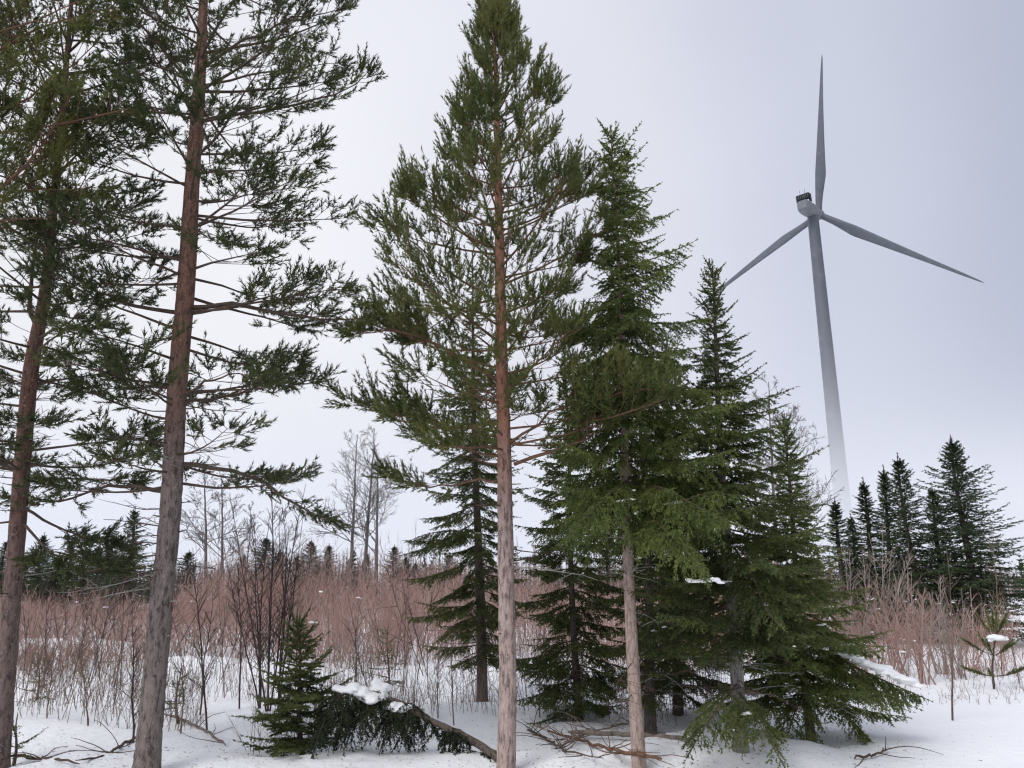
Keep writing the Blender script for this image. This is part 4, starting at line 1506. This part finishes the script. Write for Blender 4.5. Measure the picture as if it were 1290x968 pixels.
# ------------------------------------------------------------------ young pine at the right edge
def young_pine():
    rng = np.random.default_rng(950)
    p = ground_pt(1252, 868)
    Y = p[1]
    t = thing('young_pine', 'small young pine with bushy green top holding snow, right edge', 'pine tree', p)
    A = np.array([p - [0, 0, .08], at_y(1250, 845, Y), at_y(1252, 815, Y), at_y(1256, 795, Y), at_y(1257, 786, Y)])
    q, _, _ = path_at(A, np.linspace(0, 1, 14))
    m = MB()
    add_tube(m, q - p, np.linspace(.020, .007, 14), 8)
    tr = m.build('trunk', M['sapling'], t)
    wood = Wood()
    for z_px, n, ln, e in ((852, 5, .5, .05), (826, 5, .34, .35), (803, 6, .26, .8)):
        st = at_y(1252, z_px, Y)
        for k in range(n):
            bp = grow_path(st, k * 6.28 / n + rng.normal(0, .3), ln * rng.uniform(.7, 1.1), e, e + .4, rng, 6, 1, .1)
            b = MB()
            add_tube(b, bp - p, np.linspace(.007, .004, 6), 4)
            b.build('branch', M['twig'], tr)
            d = unit(bp[-1] - bp[-3])
            wood.add(np.repeat(bp[2:5], 1, 0), np.repeat(d[None], 3, 0), np.full(3, .16), np.full(3, .1))
            wood.add(bp[-1:], d[None], np.array([.20]), np.array([.1]))
    wood.add(q[-1:], np.array([[0, 0, 1.]]), np.array([.2]), np.array([0.]))
    pine_foliage(wood, p, M['pine'], t, rng, per_m=260, nl=.075, nw=.010)
    snow_cap('round snow lump held in the top of the small young pine', [(1246, 806, -.1), (1256, 804, -.12), (1264, 805, -.1)], Y, 6, (.09, .09, .06), 6)


young_pine()


# ------------------------------------------------------------------ wind turbine
def turbine():
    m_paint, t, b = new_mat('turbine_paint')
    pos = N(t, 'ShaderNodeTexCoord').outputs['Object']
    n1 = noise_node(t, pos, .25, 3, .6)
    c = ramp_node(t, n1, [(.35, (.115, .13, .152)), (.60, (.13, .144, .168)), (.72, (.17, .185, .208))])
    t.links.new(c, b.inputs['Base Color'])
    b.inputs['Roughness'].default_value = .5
    m_dark = plain_noise_mat('cooler_dark', [(.3, (.012, .013, .016)), (.7, (.03, .03, .035))], 1, .6)
    m_light = plain_noise_mat('nacelle_paint', [(.3, (.185, .20, .22)), (.7, (.215, .23, .25))], .4, .5)
    psi, tilt = R(-44.4), R(7.5)
    u = np.array([cos(psi), sin(psi), 0])                                              # across the rotor
    nrm_ = np.array([-sin(psi) * cos(tilt), cos(psi) * cos(tilt), sin(tilt)])          # the rotor looks away from the camera
    up_ = np.cross(u, nrm_)
    hub_w = np.array([121.6, 287.8, 145.4])
    top = hub_w - nrm_ * 6.1 - np.array([0, 0, 2.2])
    base = np.array([top[0], top[1], 0.0])
    root = thing('wind_turbine', 'tall grey three-bladed wind turbine rising above the spruces', 'wind turbine', base)
    Ht = top[2] - base[2]
    f = np.linspace(0, 1, 60)
    m = MB()
    P = np.stack([np.zeros(60), np.zeros(60), f * Ht], -1)
    rad = 3.0 - .95 * f
    add_tube(m, P, rad, 40)
    tw = m.build('tower', m_paint, root)
    for fz in (.22, .43, .63, .82):
        ring = MB()
        r_ = 3.0 - .95 * fz
        v, fc = tube(np.array([[0, 0, fz * Ht - .18], [0, 0, fz * Ht + .18]]), r_ + .05, 40)
        ring.add(v, fc)
        ring.build('flange', m_paint, tw)
    def frame(c, a, bb, cc):                        # local a: along axis, bb: across, cc: up
        return c + a * nrm_ + bb * u + cc * up_
    nc = np.array([0, 0, Ht + 2.2])
    # nacelle: lofted rounded box, deep at the rear, narrowing to the hub
    secs = [(-9.2, 1.7, 1.5, .9), (-8.6, 2.15, 2.1, .55), (-6.0, 2.35, 2.35, .2), (-2, 2.35, 2.3, 0), (2.0, 2.2, 2.1, 0), (3.6, 1.8, 1.75, .1), (4.2, 1.6, 1.6, .1)]
    k = 24
    th = np.arange(k) * 2 * pi / k
    rings = []
    for a, w, h, dz in secs:
        cx = np.sign(np.cos(th)) * np.abs(np.cos(th)) ** .45 * w
        cz = np.sign(np.sin(th)) * np.abs(np.sin(th)) ** .45 * h + dz
        rings.append(np.array([frame(nc, a, x, z) for x, z in zip(cx, cz)]))
    v = np.concatenate(rings)
    fc = [[i * k + j, i * k + (j + 1) % k, (i + 1) * k + (j + 1) % k, (i + 1) * k + j] for i in range(len(secs) - 1) for j in range(k)]
    m = MB()
    m.add(v, fc)
    for i0, a, dz in ((0, secs[0][0], secs[0][3]), ((len(secs) - 1) * k, secs[-1][0], secs[-1][3])):
        m.add(np.concatenate([v[i0:i0 + k], frame(nc, a, 0, dz)[None]]), [[q, (q + 1) % k, k] for q in range(k)])
    nac = m.build('nacelle', m_light, root)

    def box(mb_, c, ha, hb, hc):
        vv = np.array([frame(c, sa * ha, sb * hb, sc * hc) for sa in (-1, 1) for sb in (-1, 1) for sc in (-1, 1)])
        mb_.add(vv, [[0, 1, 3, 2], [4, 6, 7, 5], [0, 4, 5, 1], [2, 3, 7, 6], [0, 2, 6, 4], [1, 5, 7, 3]])
    m = MB()
    cc = frame(nc, -7.2, 0, 4.1)
    box(m, cc, .35, 2.5, 1.25)
    box(m, frame(nc, -6.4, 2.45, 3.6), 1.1, .12, 1.6)
    box(m, frame(nc, -6.4, -2.45, 3.6), 1.1, .12, 1.6)
    co = m.build('cooler', m_dark, nac, smooth_shade=False)
    for i in range(7):
        fb = MB()
        box(fb, frame(nc, -7.62, -2.1 + i * .7, 4.0), .05, .07, .85)
        fb.build('cooler_fin', m_light if i % 3 == 1 else m_paint, co, smooth_shade=False)
    for off in (-1.0, .9):
        mm = MB()
        add_tube(mm, np.array([frame(nc, -6.9, off, 5.2), frame(nc, -6.9, off, 7.4)]), [.09, .05], 6)
        mm.build('mast', m_dark, nac)
    # hub
    hc_ = frame(nc, 6.1, 0, 0)
    m = MB()
    prof = [(-2.2, 1.5), (-1.6, 2.0), (0, 2.15), (1.4, 1.8), (2.4, 1.0), (2.8, .05)]
    th = np.arange(28) * 2 * pi / 28
    v = np.array([hc_ + a * nrm_ + r_ * (cos(q) * u + sin(q) * up_) for a, r_ in prof for q in th])
    m.add(v, [[i * 28 + j, i * 28 + (j + 1) % 28, (i + 1) * 28 + (j + 1) % 28, (i + 1) * 28 + j] for i in range(5) for j in range(28)])
    m.build('hub', m_light, root)
    # blades
    RB = 66.0
    for ang0 in (9.0, 129.0, 249.0):
        a = R(ang0)
        rd = u * sin(a) + up_ * cos(a)
        td = u * cos(a) - up_ * sin(a)
        fr = np.concatenate([np.linspace(.02, .12, 8), np.linspace(.15, 1, 34)])
        vs = []
        kk = 20
        for q in fr:
            chord = np.interp(q, (0, .05, .12, .24, .45, .7, .9, .98, 1), (2.4, 2.4, 2.9, 4.1, 2.9, 1.7, .95, .5, .1))
            thick = np.interp(q, (0, .06, .14, .24, .5, 1), (2.6, 2.5, 2.0, 1.35, .7, .06))
            twist = R(np.interp(q, (0, .2, .5, 1), (24, 16, 6, 0)))
            pre = 2.6 * q * q
            c0 = hc_ + rd * (.2 + q * (RB - .2)) + nrm_ * pre
            sh = np.interp(q, (0, .1, .24, 1), (0, .1, .9, .15))
            tt = np.arange(kk) * 2 * pi / kk
            xx = np.cos(tt) * chord * .5 + sh * .6
            yy = np.sin(tt) * thick * .5 * (1 - .45 * (np.cos(tt) * .5 + .5) * np.interp(q, (.05, .2), (0, 1)))
            cd = td * cos(twist) + nrm_ * sin(twist)
            nd = nrm_ * cos(twist) - td * sin(twist)
            vs.append(c0 + xx[:, None] * cd + yy[:, None] * nd)
        v = np.concatenate(vs)
        m = MB()
        m.add(v, [[i * kk + j, i * kk + (j + 1) % kk, (i + 1) * kk + (j + 1) % kk, (i + 1) * kk + j] for i in range(len(fr) - 1) for j in range(kk)])
        m.build('blade', m_paint, root)
    return root


turbine()


# ------------------------------------------------------------------ low mist bank on the plain, round the tower's foot
def mist_bank():
    m = MB()
    x0, x1, y0, y1, z0, z1 = -420, 620, 165, 560, -2, 105
    v = [(x, y, z) for x in (x0, x1) for y in (y0, y1) for z in (z0, z1)]
    m.add(v, [[0, 1, 3, 2], [4, 6, 7, 5], [0, 4, 5, 1], [2, 3, 7, 6], [0, 2, 6, 4], [1, 5, 7, 3]])
    mt = bpy.data.materials.new('mist')
    mt.use_nodes = True
    t = mt.node_tree
    t.nodes.clear()
    o = N(t, 'ShaderNodeOutputMaterial')
    pv = N(t, 'ShaderNodeVolumePrincipled')
    pv.inputs['Color'].default_value = (.97, .98, 1, 1)
    sx = N(t, 'ShaderNodeSeparateXYZ')
    t.links.new(world_pos(t), sx.inputs[0])
    r = N(t, 'ShaderNodeMapRange')
    r.inputs['From Min'].default_value = 105
    r.inputs['From Max'].default_value = 15
    t.links.new(sx.outputs['Z'], r.inputs['Value'])
    pw = N(t, 'ShaderNodeMath', operation='POWER')
    t.links.new(r.outputs[0], pw.inputs[0])
    pw.inputs[1].default_value = 4.2
    ml = N(t, 'ShaderNodeMath', operation='MULTIPLY')
    t.links.new(pw.outputs[0], ml.inputs[0])
    ml.inputs[1].default_value = .024
    t.links.new(ml.outputs[0], pv.inputs['Density'])
    t.links.new(pv.outputs[0], o.inputs['Volume'])
    ob = m.build('mist_bank', mt, smooth_shade=False)
    tag(ob, 'pale low mist bank hiding the foot of the turbine tower', 'mist', kind='stuff')


mist_bank()
S.cycles.volume_bounces = 4
S.cycles.max_bounces = 8
S.cycles.volume_max_steps = 64

# fallen needles, bark bits and twig ends scattered on the snow under the trees
rng = np.random.default_rng(990)
m = MB()
for wx, wy, wr in WELLS:
    n = 420
    a, r_ = rng.uniform(0, 6.28, n), np.abs(rng.normal(0, .85, n)) + .12
    X, Y = wx + np.sin(a) * r_, wy + np.cos(a) * r_
    P = np.stack([X, Y, ground_h(X, Y) + .006], -1)
    b = rng.uniform(0, 6.28, n)
    blades(m, P, unit(np.stack([np.sin(b), np.cos(b), rng.uniform(-.05, .25, n)], -1)), rng.uniform(.008, .05, n), rng.uniform(.002, .009, n), rng)
tag(m.build('needle_litter', M['stalk'], smooth_shade=False), 'brown needles and bark bits scattered on the snow under the trees', 'litter', kind='stuff')
